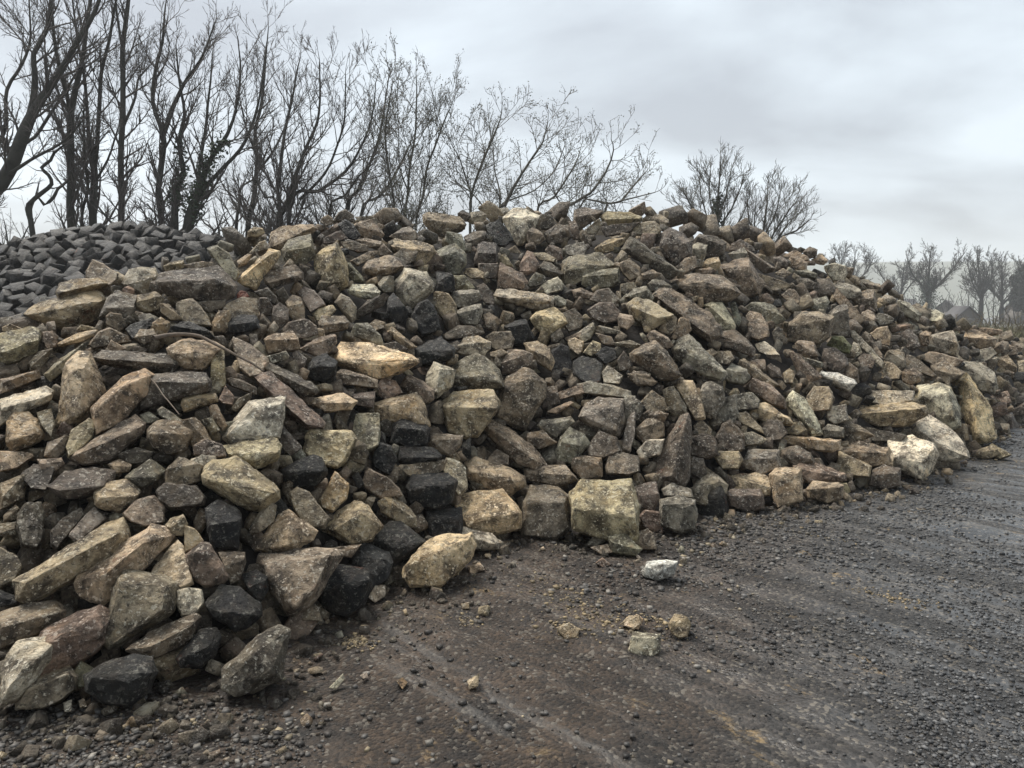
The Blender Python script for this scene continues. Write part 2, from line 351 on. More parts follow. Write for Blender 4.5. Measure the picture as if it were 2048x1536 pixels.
'S': """
d;89,17 93,10 99,8 105,12 107,18 100,18;;
b;79,15 84,12 88,15 88,20 82,21 78,18;;
b;107,14 120,13 126,18 127,22 120,23 110,22;;
b;103,22 110,18 120,16 125,24 130,28 128,32 115,31 107,28;;
k;92,20 98,16 105,20 111,29 107,33 100,31 97,24;;black sett near the crest~tilted between brown stones
d;79,27 85,23 92,19 97,24 94,29 85,33 79,32;;
d;80,31 95,25 100,31 90,35 80,36;;
t;36,39 38,26 48,21 60,20 72,20 75,24 68,29 50,37 44,41;40,38 56,28 73,22;long tan slab on the crest~lying behind a mossy block, below the bare trees
m;47,41 52,33 70,28 73,40 74,46 65,53 52,54 48,48;50,42 71,38;mossy block with yellow lichen~just below the long tan slab on the crest
t;18,27 23,22 30,23 33,27 27,30 20,30;;
o;10,66 15,60 28,48 36,41 45,42 45,46 36,58 30,65 25,73 15,70;14,63 36,45;tan slab with wine-red stain~leaning beside the dark rectangular block
d;32,63 36,59 57,53 64,60 64,65 50,69 38,72 33,68;35,68 60,62;dark rectangular block~lying under the mossy block with yellow lichen
t;74,46 84,38 92,34 96,42 100,52 100,70 93,75 82,77 78,66 74,55;80,70 98,66 90,40;tall tan block standing on end~in the upper part of the heap
m;99,51 103,52 112,62 115,68 105,66 100,60;;
p;100,74 105,69 122,69 127,75 126,80 115,81 102,77;102,74 120,76 126,76;small pale slab~beside the foot of the tall tan block
b;113,55 117,50 135,45 143,48 147,55 140,59 124,63 113,60;114,56 126,58 146,54;flat-topped brown block~above the small pale slab
b;103,50 118,42 125,43 122,47 108,54;;
b;94,34 104,34 117,37 117,42 110,43 97,39;;
b;107,33 115,31 128,34 127,38 118,39;;
b;125,40 130,36 137,43 132,46 126,45;;
t;134,36 140,32 160,34 170,38 173,43 165,50 162,55 156,50 138,42;137,38 168,42;arched tan boulder near the crest~with a dark hollow beneath
d;138,45 145,40 158,42 155,50 147,54 140,51;;
g;135,30 145,23 151,22 158,28 155,33 140,33;;
p;138,70 147,56 165,59 172,70 170,74 160,82 150,91 144,86 138,76;142,72 150,60 168,70 150,86;pale five-sided boulder with mossy tint~face like a shield, in the upper heap
g;125,68 130,63 138,63 138,75 130,76 126,72;;
b;90,84 95,77 102,80 108,88 107,97 104,101 97,92;96,80 104,97;
d;108,90 118,82 130,78 134,79 130,86 115,94 109,97;;
t;72,93 76,89 88,86 91,90 85,96 75,99;;
b;76,100 80,95 98,95 102,100 100,105 88,106 78,110;;
b;50,84 55,78 62,80 65,88 65,98 56,99 52,93;;
d;60,75 65,71 72,74 80,82 82,86 70,92 65,86;;
d;38,100 40,88 45,84 52,90 52,99 45,105 38,103;;
d;28,80 35,80 39,88 38,95 30,95 27,88;;
d;24,75 35,72 42,79 44,86 38,85 30,79;;
b;46,107 52,100 65,97 75,103 76,110 65,114 55,112;;
t;32,114 36,111 55,107 60,113 62,122 50,124 35,126;33,115 60,114;
b;61,122 75,113 90,110 91,117 85,125 75,128;;
p;64,110 72,108 76,112 70,115 64,115;;
g;103,110 110,103 117,101 123,107 127,115 130,120 112,114;;grey triangular stone~just above the long bright tan boulder
t;133,108 137,104 147,112 157,120 150,122 140,115;;
b;118,102 123,98 131,100 130,105 122,107;;
b;128,103 138,100 140,104 132,108;;
k;132,95 134,80 138,76 145,85 150,92 145,100 137,101;;
p;34,128 50,124 53,128 50,131 38,134;;
d;130,118 140,116 150,122 145,124 132,121;;
d;55,126 60,124 67,130 65,137 58,136;;
p;20,43 28,35 33,33 36,40 28,42 22,44;;
t;10,50 18,44 22,45 18,52 11,55;;
""",
'T': """
b;11,12 14,10 25,12 40,14 46,20 44,24 30,28 25,30 17,26 11,18;13,16 27,20 45,20;large flat-topped block on the crest~its long side facing the viewer
d;39,11 43,8 49,11 50,14 46,18 40,15;;
m;46,17 50,10 58,9 63,12 62,18 52,20;;
k;62,21 72,16 82,27 84,33 78,38 70,37 65,30;;rounded black stone with mossy cap~near the crest
p;75,15 85,7 95,8 106,13 105,18 100,22 99,30 93,36 88,37 86,30 80,22;82,14 98,16 92,30;large pale brown boulder on the crest~highest in the middle of the heap
d;100,19 108,11 115,12 120,20 115,24 104,24;;
b;95,28 101,22 108,27 111,32 105,37 97,37;;
d;110,27 120,20 130,21 133,30 128,34 115,37 111,33;;
b;130,18 135,17 139,26 138,32 133,32;;
d;135,8 142,6 158,9 158,11 148,17 143,22 136,24 134,16;136,14 154,11;dark block on the crest beside the ribbed stone~overhanging
y;156,14 162,9 180,10 190,14 188,18 170,19 160,21;160,16 172,16 188,15;ribbed ochre stone with tool grooves~on the crest
m;143,25 155,15 158,20 152,28 145,28;;
b;139,28 142,24 148,32 150,38 145,38 140,33;;
g;128,37 142,34 145,40 143,46 130,45 125,42;;
g;29,29 32,26 42,28 45,36 46,41 40,42 33,36 29,34;;
d;44,30 55,25 62,26 65,32 55,37 47,39;;
g;21,43 30,37 37,36 46,45 46,52 40,60 33,62 27,57 22,50;25,46 38,42 43,50;large grey lichen-speckled boulder~beside the pale five-sided boulder
d;53,48 56,36 60,34 70,35 72,40 71,51 60,52 53,53;56,43 71,44;
r;90,53 96,42 100,43 106,53 102,59 95,62 90,58;97,46 98,58;
b;100,43 110,43 120,48 118,51 106,49;;
d;111,41 117,37 124,40 125,48 120,50 113,45;;
y;73,48 78,44 82,50 85,55 76,53;;
d;56,52 72,52 72,58 70,64 62,64 56,58;;
b;72,72 72,58 75,52 82,55 92,60 96,66 95,73 80,72;;flat-faced brown block~just above the long pale slab with green tinge
d;106,54 110,50 116,52 126,60 120,64 110,62;108,56 124,61;
m;124,60 125,50 131,46 148,45 157,44 167,53 160,57 143,58 135,65 130,72 125,66;127,58 140,53 165,54;big mossy-topped boulder~dark underneath, in the upper heap
m;141,62 145,60 162,57 171,55 172,68 165,71 148,73 141,69;142,63 170,60;green-grey oblong block~just below the big mossy-topped boulder
g;96,68 103,59 110,62 112,67 103,71 97,71;;
p;106,71 113,66 121,63 126,69 124,74 112,77 108,74;;
p;69,78 72,73 82,73 100,76 112,77 117,81 117,89 112,91 100,89 85,85 71,82;71,79 100,84 116,83;long pale slab with green tinge~lying level in the middle of the heap
y;98,97 103,92 115,90 118,88 127,96 129,101 120,107 113,112 105,107;104,94 117,104 128,100;yellowish block under the long pale slab~tilted
k;77,104 86,99 95,97 98,104 101,113 93,117 85,119 82,112;79,104 96,101;black sett under the yellowish block~angular
b;62,112 68,108 82,108 85,114 83,122 70,123 64,117;;
b;60,94 65,92 75,99 70,108 63,106;;
g;32,80 36,75 50,73 56,74 59,81 50,86 39,88;;
g;37,92 45,87 58,85 60,92 55,102 45,102 39,98;;
t;19,76 22,75 32,77 38,86 38,93 25,96 20,86;;
k;1,94 8,84 14,81 20,88 25,105 20,109 10,111 4,104;;
k;22,59 30,60 37,68 34,76 22,75;;
m;35,62 45,62 53,72 48,74 38,74;;
d;55,71 60,68 68,76 69,86 62,85 57,78;;
t;46,56 55,56 61,60 60,64 50,64 44,60;;
d;27,110 40,103 50,103 60,108 50,113 35,114 28,114;;
p;37,122 45,113 55,111 66,117 65,122 60,127 45,127 38,125;;
b;65,125 75,122 80,125 73,129 66,128;;
d;115,110 123,105 126,112 120,117 116,116;;
t;129,115 135,113 142,116 141,124 138,127 131,122;;
y;142,125 150,115 156,118 156,124 148,128;;
k;152,126 160,120 168,122 170,130 160,135;;
d;170,131 175,124 180,130 181,138 172,140;;
g;135,110 150,100 152,106 148,113 142,117;;
g;152,104 156,103 172,107 173,110 160,109;;thin grey sliver of stone~in the middle of the heap
b;152,109 165,112 168,119 158,118;;
d;145,90 155,84 165,84 172,92 170,99 160,101 150,97;;
d;148,82 153,74 163,72 170,83 171,88 160,86;;
b;133,74 140,72 152,77 150,81 135,80;;
d;124,93 135,89 142,97 140,105 130,108 125,100;;
b;127,113 140,108 143,111 128,115;;
b;167,117 180,115 190,119 185,122 170,120;;
b;170,97 172,93 182,95 184,100 178,106 171,103;;
g;117,80 121,78 128,82 128,88 120,87;;
t;151,40 160,33 176,31 175,36 163,43 153,43;;
b;172,52 180,48 188,55 190,63 180,66 174,60;;
""",
'U': """
d;0,22 20,19 33,18 25,26 5,30;;
b;17,25 30,19 45,17 50,25 48,28 30,29 18,28;;
b;33,17 38,13 50,12 56,16 57,21 50,24 45,18;;
d;45,40 50,28 57,22 68,27 74,34 75,44 65,50 60,52 50,45;50,36 58,28 70,36;big dark boulder with a pale vein~near the crest
d;18,41 22,34 26,30 40,40 55,50 65,58 63,61 56,65 40,55 25,46;21,39 27,32 64,58;long dark slab with a pale upper edge~leaning near the crest
d;77,33 82,28 95,30 103,35 102,43 95,47 87,46 77,38;;
p;76,37 80,35 88,37 86,48 80,51 76,46;;
g;105,44 118,39 120,45 120,50 110,50;;
b;119,40 125,43 135,50 144,56 142,58 135,60 127,55 121,48;;brown slab sliding down from the crest~beside a grey block
d;108,36 115,32 125,38 127,42 115,40 106,41;;
t;82,55 88,48 97,47 99,53 95,58 85,57;;
b;62,55 70,48 78,46 80,55 70,60;;
b;80,57 90,55 95,58 90,61 81,60;;
b;96,55 110,50 122,48 130,60 134,68 130,77 120,80 112,73 110,65;100,56 122,54 128,68;hump-backed brown boulder~below the brown slab sliding from the crest
b;130,60 145,65 157,69 152,74 140,73 133,68;;
b;57,67 65,62 80,60 100,63 110,70 115,76 108,82 95,84 80,83 68,75;63,70 85,67 109,73;broad boulder with a pale ridge line~beside the hump-backed brown boulder
b;44,78 50,73 60,73 75,82 90,93 98,102 100,110 92,117 80,110 72,100 55,88;47,80 70,96 90,112;very long brown slab with lichen spot~leaning downhill below the broad ridged boulder
p;85,86 92,84 100,84 106,93 111,103 110,106 100,107 97,98;90,87 104,100;pale grey stone behind the very long slab~speckled white
d;100,108 110,106 120,114 127,122 125,128 115,123 100,116 93,117;;
g;20,80 28,73 38,70 44,80 42,83 30,80;22,79 38,74;
g;39,69 43,65 52,66 59,71 58,74 48,73 42,75;;
t;22,86 30,80 42,82 55,90 60,94 50,100 43,106 35,102 25,95;25,87 48,97;rounded tan oblong stone~beside the very long brown slab
b;46,103 50,95 58,93 63,97 62,106 57,111 48,107;;
b;63,102 66,96 72,98 75,106 70,112 60,115 58,113;;
g;59,122 65,113 73,110 80,116 90,127 103,140 98,147 85,144 75,138 62,130;63,122 74,113 100,141;grey-green lichen-flecked block~long, leaning downhill in the middle of the slope
b;24,126 35,119 45,115 55,124 62,135 67,143 60,147 50,148 35,138 27,133;30,126 46,120 62,142;large brown slab with reddish corner~beside the grey-green lichen-flecked block
b;23,145 28,140 38,141 47,149 43,152 30,151;;
b;38,112 45,107 55,112 60,119 55,122 42,117;;
b;120,95 123,91 132,94 138,103 138,112 130,115 122,112;;round-topped brown stone~standing upright on the slope
g;118,89 125,84 140,85 148,93 152,98 145,102 138,102 130,94;;
g;107,85 111,84 116,98 114,104 110,101;;
d;141,108 145,104 150,106 150,114 143,117;;
b;151,108 155,100 165,92 178,92 191,96 188,112 180,118 165,116 152,116;154,104 166,94 189,98;large flat-faced boulder with mossy upper edge~on the far slope beside a grey post
g;170,87 175,81 185,79 188,84 184,92 175,91;;
b;148,78 155,73 160,74 164,80 163,85 155,84;;
b;130,78 137,76 143,82 140,86 130,82;;
b;92,127 96,124 107,124 110,130 105,135 97,134;;
b;113,134 118,130 130,138 147,152 135,152 122,143;;
g;101,143 108,134 120,139 123,146 118,151 105,149;;
p;127,118 135,116 142,121 147,127 137,127 130,124;;brown stone with a white tip~on the far slope
b;160,118 163,115 175,116 179,128 172,128 162,124;;
r;155,125 158,124 170,133 182,145 170,150 162,140;;
d;135,137 140,134 147,138 150,146 140,145;;
b;122,133 128,130 135,131 136,140 128,141;;
t;150,142 155,138 160,141 158,150 151,150;;
d;142,47 148,46 155,50 153,55 143,54;;
b;155,48 162,46 170,52 168,58 156,55;;
t;150,46 160,41 170,46 172,50 162,47;;
g;156,59 170,57 178,61 177,64 165,62;;
b;143,60 150,56 157,60 152,64;;
d;160,65 170,64 177,68 175,73 165,72;;
b;34,60 43,57 50,61 42,66 35,65;;
g;0,74 8,73 14,80 16,82 10,86 0,84;;
b;17,69 28,67 30,72 20,78 16,75;;
""",
'V': """
g;27,76 34,70 43,68 45,80 46,98 40,98 35,96 28,94;30,76 38,78 44,72;squared grey post-like stone~standing upright on the far slope
p;46,93 50,92 60,103 72,115 77,122 75,126 70,122 60,112 48,98;;thin pale plank-like slab~leaning downhill below the grey post
b;62,100 66,100 74,112 77,119 70,114;;
g;28,55 33,50 36,48 48,50 55,54 57,58 50,62 45,63 35,59;;flat grey slab high on the far slope~tilted to the viewer
b;33,55 38,60 46,68 55,78 58,82 54,86 45,80 38,70 31,62;;
b;46,63 55,57 63,54 68,56 70,64 71,74 65,73 55,72 50,68;49,64 67,62;
b;54,80 57,75 62,73 68,76 70,82 66,87 58,84;;
g;68,80 72,76 80,77 86,81 84,85 73,88;;
g;74,63 78,59 84,60 88,64 82,67 76,67;;
p;89,65 92,64 100,67 108,74 111,78 107,83 100,80 92,76 90,70;;
p;111,76 116,73 124,73 132,77 130,83 120,84 112,80;;pale boulder on the far crest~in front of the distant roofs
r;80,88 92,86 98,85 101,89 90,92 84,94;;
t;64,95 70,90 80,88 84,96 82,106 75,105 68,100;;
b;56,98 60,93 64,95 68,104 64,106 57,102;;
d;92,95 100,90 107,98 110,106 104,110 97,108 92,100;;
t;110,95 115,92 120,94 118,105 112,106 108,98;;
p;117,106 119,96 128,95 140,92 143,98 145,108 143,115 135,113 125,111;;
t;147,98 150,93 160,91 172,95 180,99 178,106 165,109 155,104;150,98 176,100;big tan boulder with a broken top~near the far end of the heap
t;142,91 155,89 175,90 185,92 183,95 172,95 160,92 147,94;;thin level slab sticking out~at the far crest above the boulder with a broken top
g;157,118 165,109 175,107 180,113 172,119 164,124;;
b;110,117 118,111 132,113 150,119 145,124 130,128 118,122;;
d;95,120 98,113 106,116 115,124 125,133 122,135 108,128 98,126;;
g;76,118 79,112 90,109 95,113 97,125 93,127 85,124;;
t;72,130 77,120 85,122 93,130 90,136 78,137 72,135;;
b;93,130 97,126 104,126 112,132 110,138 100,142 94,138;;
b;120,124 132,120 150,130 148,134 135,140 122,136;;
g;140,125 150,120 165,122 178,130 180,142 178,150 165,147 155,138 145,130;;large smooth grey slab~behind the tall ochre slab
w;18,132 20,129 35,131 50,137 52,140 45,147 35,143 22,137;20,133 38,140 51,141;flat whitish slab~on the far slope below dark boulders
d;20,118 22,108 33,108 43,117 44,123 35,131 25,126;;
M;25,105 30,97 40,98 47,106 45,113 35,110;;stone with a bright green moss patch~below the grey post
p;47,108 49,102 54,105 57,112 50,117 47,113;;
d;52,118 56,113 64,114 69,120 66,126 56,126;;
b;40,128 45,121 53,127 54,140 50,140 42,133;;
g;0,116 10,118 20,121 20,126 10,124 0,119;;
b;190,100 200,103 204,108 195,110;;
t;178,120 190,114 198,125 198,130 185,128;;
r;184,104 190,103 199,110 199,114 188,115;;
b;199,120 205,119 205,135 200,133;;
b;181,131 190,128 197,131 190,136;;
d;3,20 9,15 16,18 15,24 9,26 3,22;;
t;10,27 20,23 26,28 22,32 13,30;;
p;22,33 32,30 42,33 43,40 40,47 30,46 23,38;;
b;45,45 50,41 55,45 57,52 50,50;;
b;57,48 73,49 74,55 62,53;;
""",
}
# ---------------------------------------------------------------- helpers
CAM = np.array([0.0, 0.0, CAMH])
FWD = np.array([0.0, math.cos(PITCH), -math.sin(PITCH)])
UPV = np.array([0.0, math.sin(PITCH), math.cos(PITCH)])
RGT = np.array([1.0, 0.0, 0.0])
def ray(x, y):                       # direction whose forward component is 1
    return FWD + RGT * ((x - CX) / FPX) + UPV * ((CY - y) / FPX)
def ground_pt(x, y, z=0.0):
    d = ray(x, y)
    return CAM + d * ((z - CAMH) / d[2])
def at_y(x, y, Y):                   # point on the pixel's ray at ground distance Y
    d = ray(x, y)
    return CAM + d * (Y / d[1])
def to_px(P):
    P = np.atleast_2d(P) - CAM
    z = P @ FWD
    return np.stack([CX + FPX * (P @ RGT) / z, CY - FPX * (P @ UPV) / z], 1), z

_perm = np.random.default_rng(11).random(65536)
def vnoise(P, seed=0):               # smooth value noise, -1..1
    P = np.asarray(P, float)
    i = np.floor(P).astype(np.int64); f = P - i
    f = f * f * (3 - 2 * f)
    def h(dx, dy, dz):
        k = ((i[:, 0] + dx) * 73856093) ^ ((i[:, 1] + dy) * 19349663) ^ ((i[:, 2] + dz) * 83492791) ^ (seed * 2654435)
        return _perm[k & 65535]
    fx, fy, fz = f[:, 0], f[:, 1], f[:, 2]
    a = h(0,0,0)*(1-fx)+h(1,0,0)*fx; b = h(0,1,0)*(1-fx)+h(1,1,0)*fx
    c = h(0,0,1)*(1-fx)+h(1,0,1)*fx; d = h(0,1,1)*(1-fx)+h(1,1,1)*fx
    return ((a*(1-fy)+b*fy)*(1-fz) + (c*(1-fy)+d*fy)*fz) * 2 - 1
def fbm(P, octaves=4, seed=0):
    s, a, r = 1.0, 1.0, 0
    for o in range(octaves):
        r = r + a * vnoise(np.asarray(P) * s, seed + o); s *= 2.03; a *= 0.5
    return r

def mesh_np(name, V, F, mat=None, smooth=False, tint=None):
    """mesh from numpy arrays; F is (n,3) or (n,4)."""
    me = bpy.data.meshes.new(name)
    V = np.asarray(V, np.float32); F = np.asarray(F, np.int32)
    k = F.shape[1]
    me.vertices.add(len(V)); me.vertices.foreach_set('co', V.ravel())
    me.loops.add(F.size); me.loops.foreach_set('vertex_index', F.ravel())
    me.polygons.add(len(F)); me.polygons.foreach_set('loop_start', np.arange(0, F.size, k, dtype=np.int32))
    me.update(calc_edges=True)
    if smooth:
        me.polygons.foreach_set('use_smooth', np.ones(len(F), bool))
    if tint is not None:
        a = me.attributes.new('tint', 'FLOAT_COLOR', 'POINT')
        a.data.foreach_set('color', np.asarray(tint, np.float32).ravel())
    if mat: me.materials.append(mat)
    me.validate()
    return me
def link(name, me, parent=None, loc=None, **props):
    o = bpy.data.objects.new(name, me)
    COL.objects.link(o)
    if parent: o.parent = parent
    if loc is not None: o.location = loc
    for k, v in props.items(): o[k] = v
    return o

# ---------------------------------------------------------------- materials
def new_mat(name):
    m = bpy.data.materials.new(name); m.use_nodes = True
    nt = m.node_tree
    return m, nt, nt.nodes['Principled BSDF']
def nd(nt, t, **k):
    n = nt.nodes.new(t)
    for a, b in k.items():
        if a.startswith('i_'): n.inputs[a[2:].replace('_', ' ')].default_value = b
        else: setattr(n, a, b)
    return n
def noise(nt, vec, scale, detail=4.0, rough=0.55, dist=0.0):
    n = nd(nt, 'ShaderNodeTexNoise', i_Scale=scale, i_Detail=detail, i_Roughness=rough, i_Distortion=dist)
    nt.links.new(vec, n.inputs['Vector'])
    return n.outputs['Fac']
def ramp(nt, fac, p0, p1, c0=0.0, c1=1.0):
    n = nd(nt, 'ShaderNodeMapRange')
    nt.links.new(fac, n.inputs[0])
    for i, v in zip((1, 2, 3, 4), (p0, p1, c0, c1)): n.inputs[i].default_value = v
    return n.outputs[0]
def mix(nt, fac, a, b, mode='MIX'):
    n = nd(nt, 'ShaderNodeMixRGB', blend_type=mode)
    for i, v in ((0, fac), (1, a), (2, b)):
        if isinstance(v, (int, float)): n.inputs[i].default_value = v
        elif isinstance(v, tuple): n.inputs[i].default_value = (*v, 1)
        else: nt.links.new(v, n.inputs[i])
    return n.outputs[0]
def math_(nt, op, a, b):
    n = nd(nt, 'ShaderNodeMath', operation=op)
    for i, v in ((0, a), (1, b)):
        if isinstance(v, (int, float)): n.inputs[i].default_value = v
        else: nt.links.new(v, n.inputs[i])
    return n.outputs[0]

def stone_mat(name, use_attr, fleck=1.0):
    m, nt, bs = new_mat(name)
    pos = nd(nt, 'ShaderNodeNewGeometry')
    P = pos.outputs['Position']
    if use_attr:
        a = nd(nt, 'ShaderNodeAttribute', attribute_name='tint'); col, alpha = a.outputs['Color'], a.outputs['Alpha']
    else:
        a = nd(nt, 'ShaderNodeObjectInfo'); col, alpha = a.outputs['Color'], a.outputs['Alpha']
    mbw = nd(nt, 'ShaderNodeRGBToBW'); nt.links.new(col, mbw.inputs[0])
    # broad mottling, ochre iron staining, soot and soil, lichen patches, pale flecks
    c = mix(nt, ramp(nt, noise(nt, P, 6.0, 6, 0.62, 0.4), 0.38, 0.60), mix(nt, 1.0, col, (0.42, 0.40, 0.385), 'MULTIPLY'), mix(nt, 1.0, col, (1.60, 1.55, 1.45), 'MULTIPLY'))
    och = mix(nt, 1.0, col, (1.30, 1.10, 0.80), 'MULTIPLY')
    c = mix(nt, ramp(nt, noise(nt, P, 3.1, 5, 0.6, 0.8), 0.54, 0.70, 0, 0.75), c, och)
    grime = ramp(nt, noise(nt, P, 11.0, 7, 0.74, 0.6), 0.485, 0.60, 0, 0.80)
    c = mix(nt, grime, c, (0.042, 0.034, 0.027))
    stain = ramp(nt, noise(nt, P, 4.1, 8, 0.72, 0.9), 0.50, 0.60, 0, 0.68)
    c = mix(nt, stain, c, mix(nt, 1.0, c, (0.36, 0.33, 0.30), 'MULTIPLY'))
    red = math_(nt, 'MULTIPLY', ramp(nt, noise(nt, P, 4.7, 3, 0.5), 0.66, 0.74), ramp(nt, noise(nt, P, 24.0, 3, 0.6), 0.5, 0.62, 0, 0.6))
    c = mix(nt, red, c, (0.22, 0.075, 0.035))
    patch = math_(nt, 'MULTIPLY', ramp(nt, noise(nt, P, 17.0, 7, 0.74, 0.5), 0.56, 0.64), ramp(nt, noise(nt, P, 3.9, 2, 0.5), 0.40, 0.55, 0.1, 0.75))
    lich = mix(nt, 0.45, mix(nt, 1.0, col, (1.9, 1.9, 1.85), 'MULTIPLY'), (0.34, 0.32, 0.25))
    c = mix(nt, math_(nt, 'MULTIPLY', patch, ramp(nt, mbw.outputs[0], 0.015, 0.13, 0.15, 1.0)), c, lich)
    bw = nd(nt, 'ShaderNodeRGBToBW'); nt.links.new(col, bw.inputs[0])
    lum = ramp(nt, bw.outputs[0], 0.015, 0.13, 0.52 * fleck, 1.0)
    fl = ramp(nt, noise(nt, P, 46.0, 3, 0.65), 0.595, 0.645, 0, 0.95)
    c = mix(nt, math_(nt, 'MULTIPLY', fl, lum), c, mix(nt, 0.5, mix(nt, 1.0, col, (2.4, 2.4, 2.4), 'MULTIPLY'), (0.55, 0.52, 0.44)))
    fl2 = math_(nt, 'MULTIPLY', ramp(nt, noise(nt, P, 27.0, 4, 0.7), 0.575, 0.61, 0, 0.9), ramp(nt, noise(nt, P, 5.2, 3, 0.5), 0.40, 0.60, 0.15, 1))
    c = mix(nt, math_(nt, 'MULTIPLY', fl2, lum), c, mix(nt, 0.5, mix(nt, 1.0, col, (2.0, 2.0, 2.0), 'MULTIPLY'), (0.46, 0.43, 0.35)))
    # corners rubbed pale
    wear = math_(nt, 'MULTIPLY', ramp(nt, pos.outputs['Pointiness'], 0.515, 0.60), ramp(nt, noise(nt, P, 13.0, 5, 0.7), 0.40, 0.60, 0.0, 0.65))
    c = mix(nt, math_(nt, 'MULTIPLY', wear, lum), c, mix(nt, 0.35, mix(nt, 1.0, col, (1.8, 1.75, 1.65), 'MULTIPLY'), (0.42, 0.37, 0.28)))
    pits = ramp(nt, noise(nt, P, 38.0, 5, 0.7), 0.58, 0.66, 0, 0.75)
    c = mix(nt, pits, c, (0.02, 0.017, 0.015))
    # moss grows on upward faces of the stones whose alpha says so
    nz = nd(nt, 'ShaderNodeSeparateXYZ'); nt.links.new(pos.outputs['Normal'], nz.inputs[0])
    mo = math_(nt, 'MULTIPLY', ramp(nt, nz.outputs['Z'], -0.2, 0.7, 0.25, 1), ramp(nt, noise(nt, P, 9.0, 6, 0.7), 0.42, 0.6))
    mo = math_(nt, 'MULTIPLY', mo, alpha)
    c = mix(nt, mo, c, (0.095, 0.092, 0.036))
    nt.links.new(c, bs.inputs['Base Color'])
    nt.links.new(math_(nt, 'MULTIPLY', ramp(nt, noise(nt, P, 8.0, 4), 0.35, 0.65, 0.5, 0.85), ramp(nt, mbw.outputs[0], 0.02, 0.12, 0.68, 1.0)), bs.inputs['Roughness'])
    bs.inputs['Specular IOR Level'].default_value = 0.30
    h = math_(nt, 'ADD', noise(nt, P, 24.0, 8, 0.68), math_(nt, 'MULTIPLY', noise(nt, P, 95.0, 4, 0.65), 0.45))
    b = nd(nt, 'ShaderNodeBump', i_Strength=1.0, i_Distance=0.040)
    nt.links.new(h, b.inputs['Height']); nt.links.new(b.outputs[0], bs.inputs['Normal'])
    return m
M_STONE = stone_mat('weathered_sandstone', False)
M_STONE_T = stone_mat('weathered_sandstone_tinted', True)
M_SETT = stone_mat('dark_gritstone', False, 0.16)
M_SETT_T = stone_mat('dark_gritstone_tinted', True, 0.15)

def plain_mat(name, col, rough=0.8, scale=6.0, var=0.35, bump=0.3, bscale=30, bdist=0.01):
    m, nt, bs = new_mat(name)
    P = nd(nt, 'ShaderNodeNewGeometry').outputs['Position']
    c = mix(nt, ramp(nt, noise(nt, P, scale, 6, 0.65), 0.3, 0.7), tuple(x * (1 - var) for x in col), tuple(x * (1 + var) for x in col))
    nt.links.new(c, bs.inputs['Base Color']); bs.inputs['Roughness'].default_value = rough
    if bump:
        b = nd(nt, 'ShaderNodeBump', i_Strength=bump, i_Distance=bdist)
        nt.links.new(noise(nt, P, bscale, 6, 0.65), b.inputs['Height']); nt.links.new(b.outputs[0], bs.inputs['Normal'])
    return m

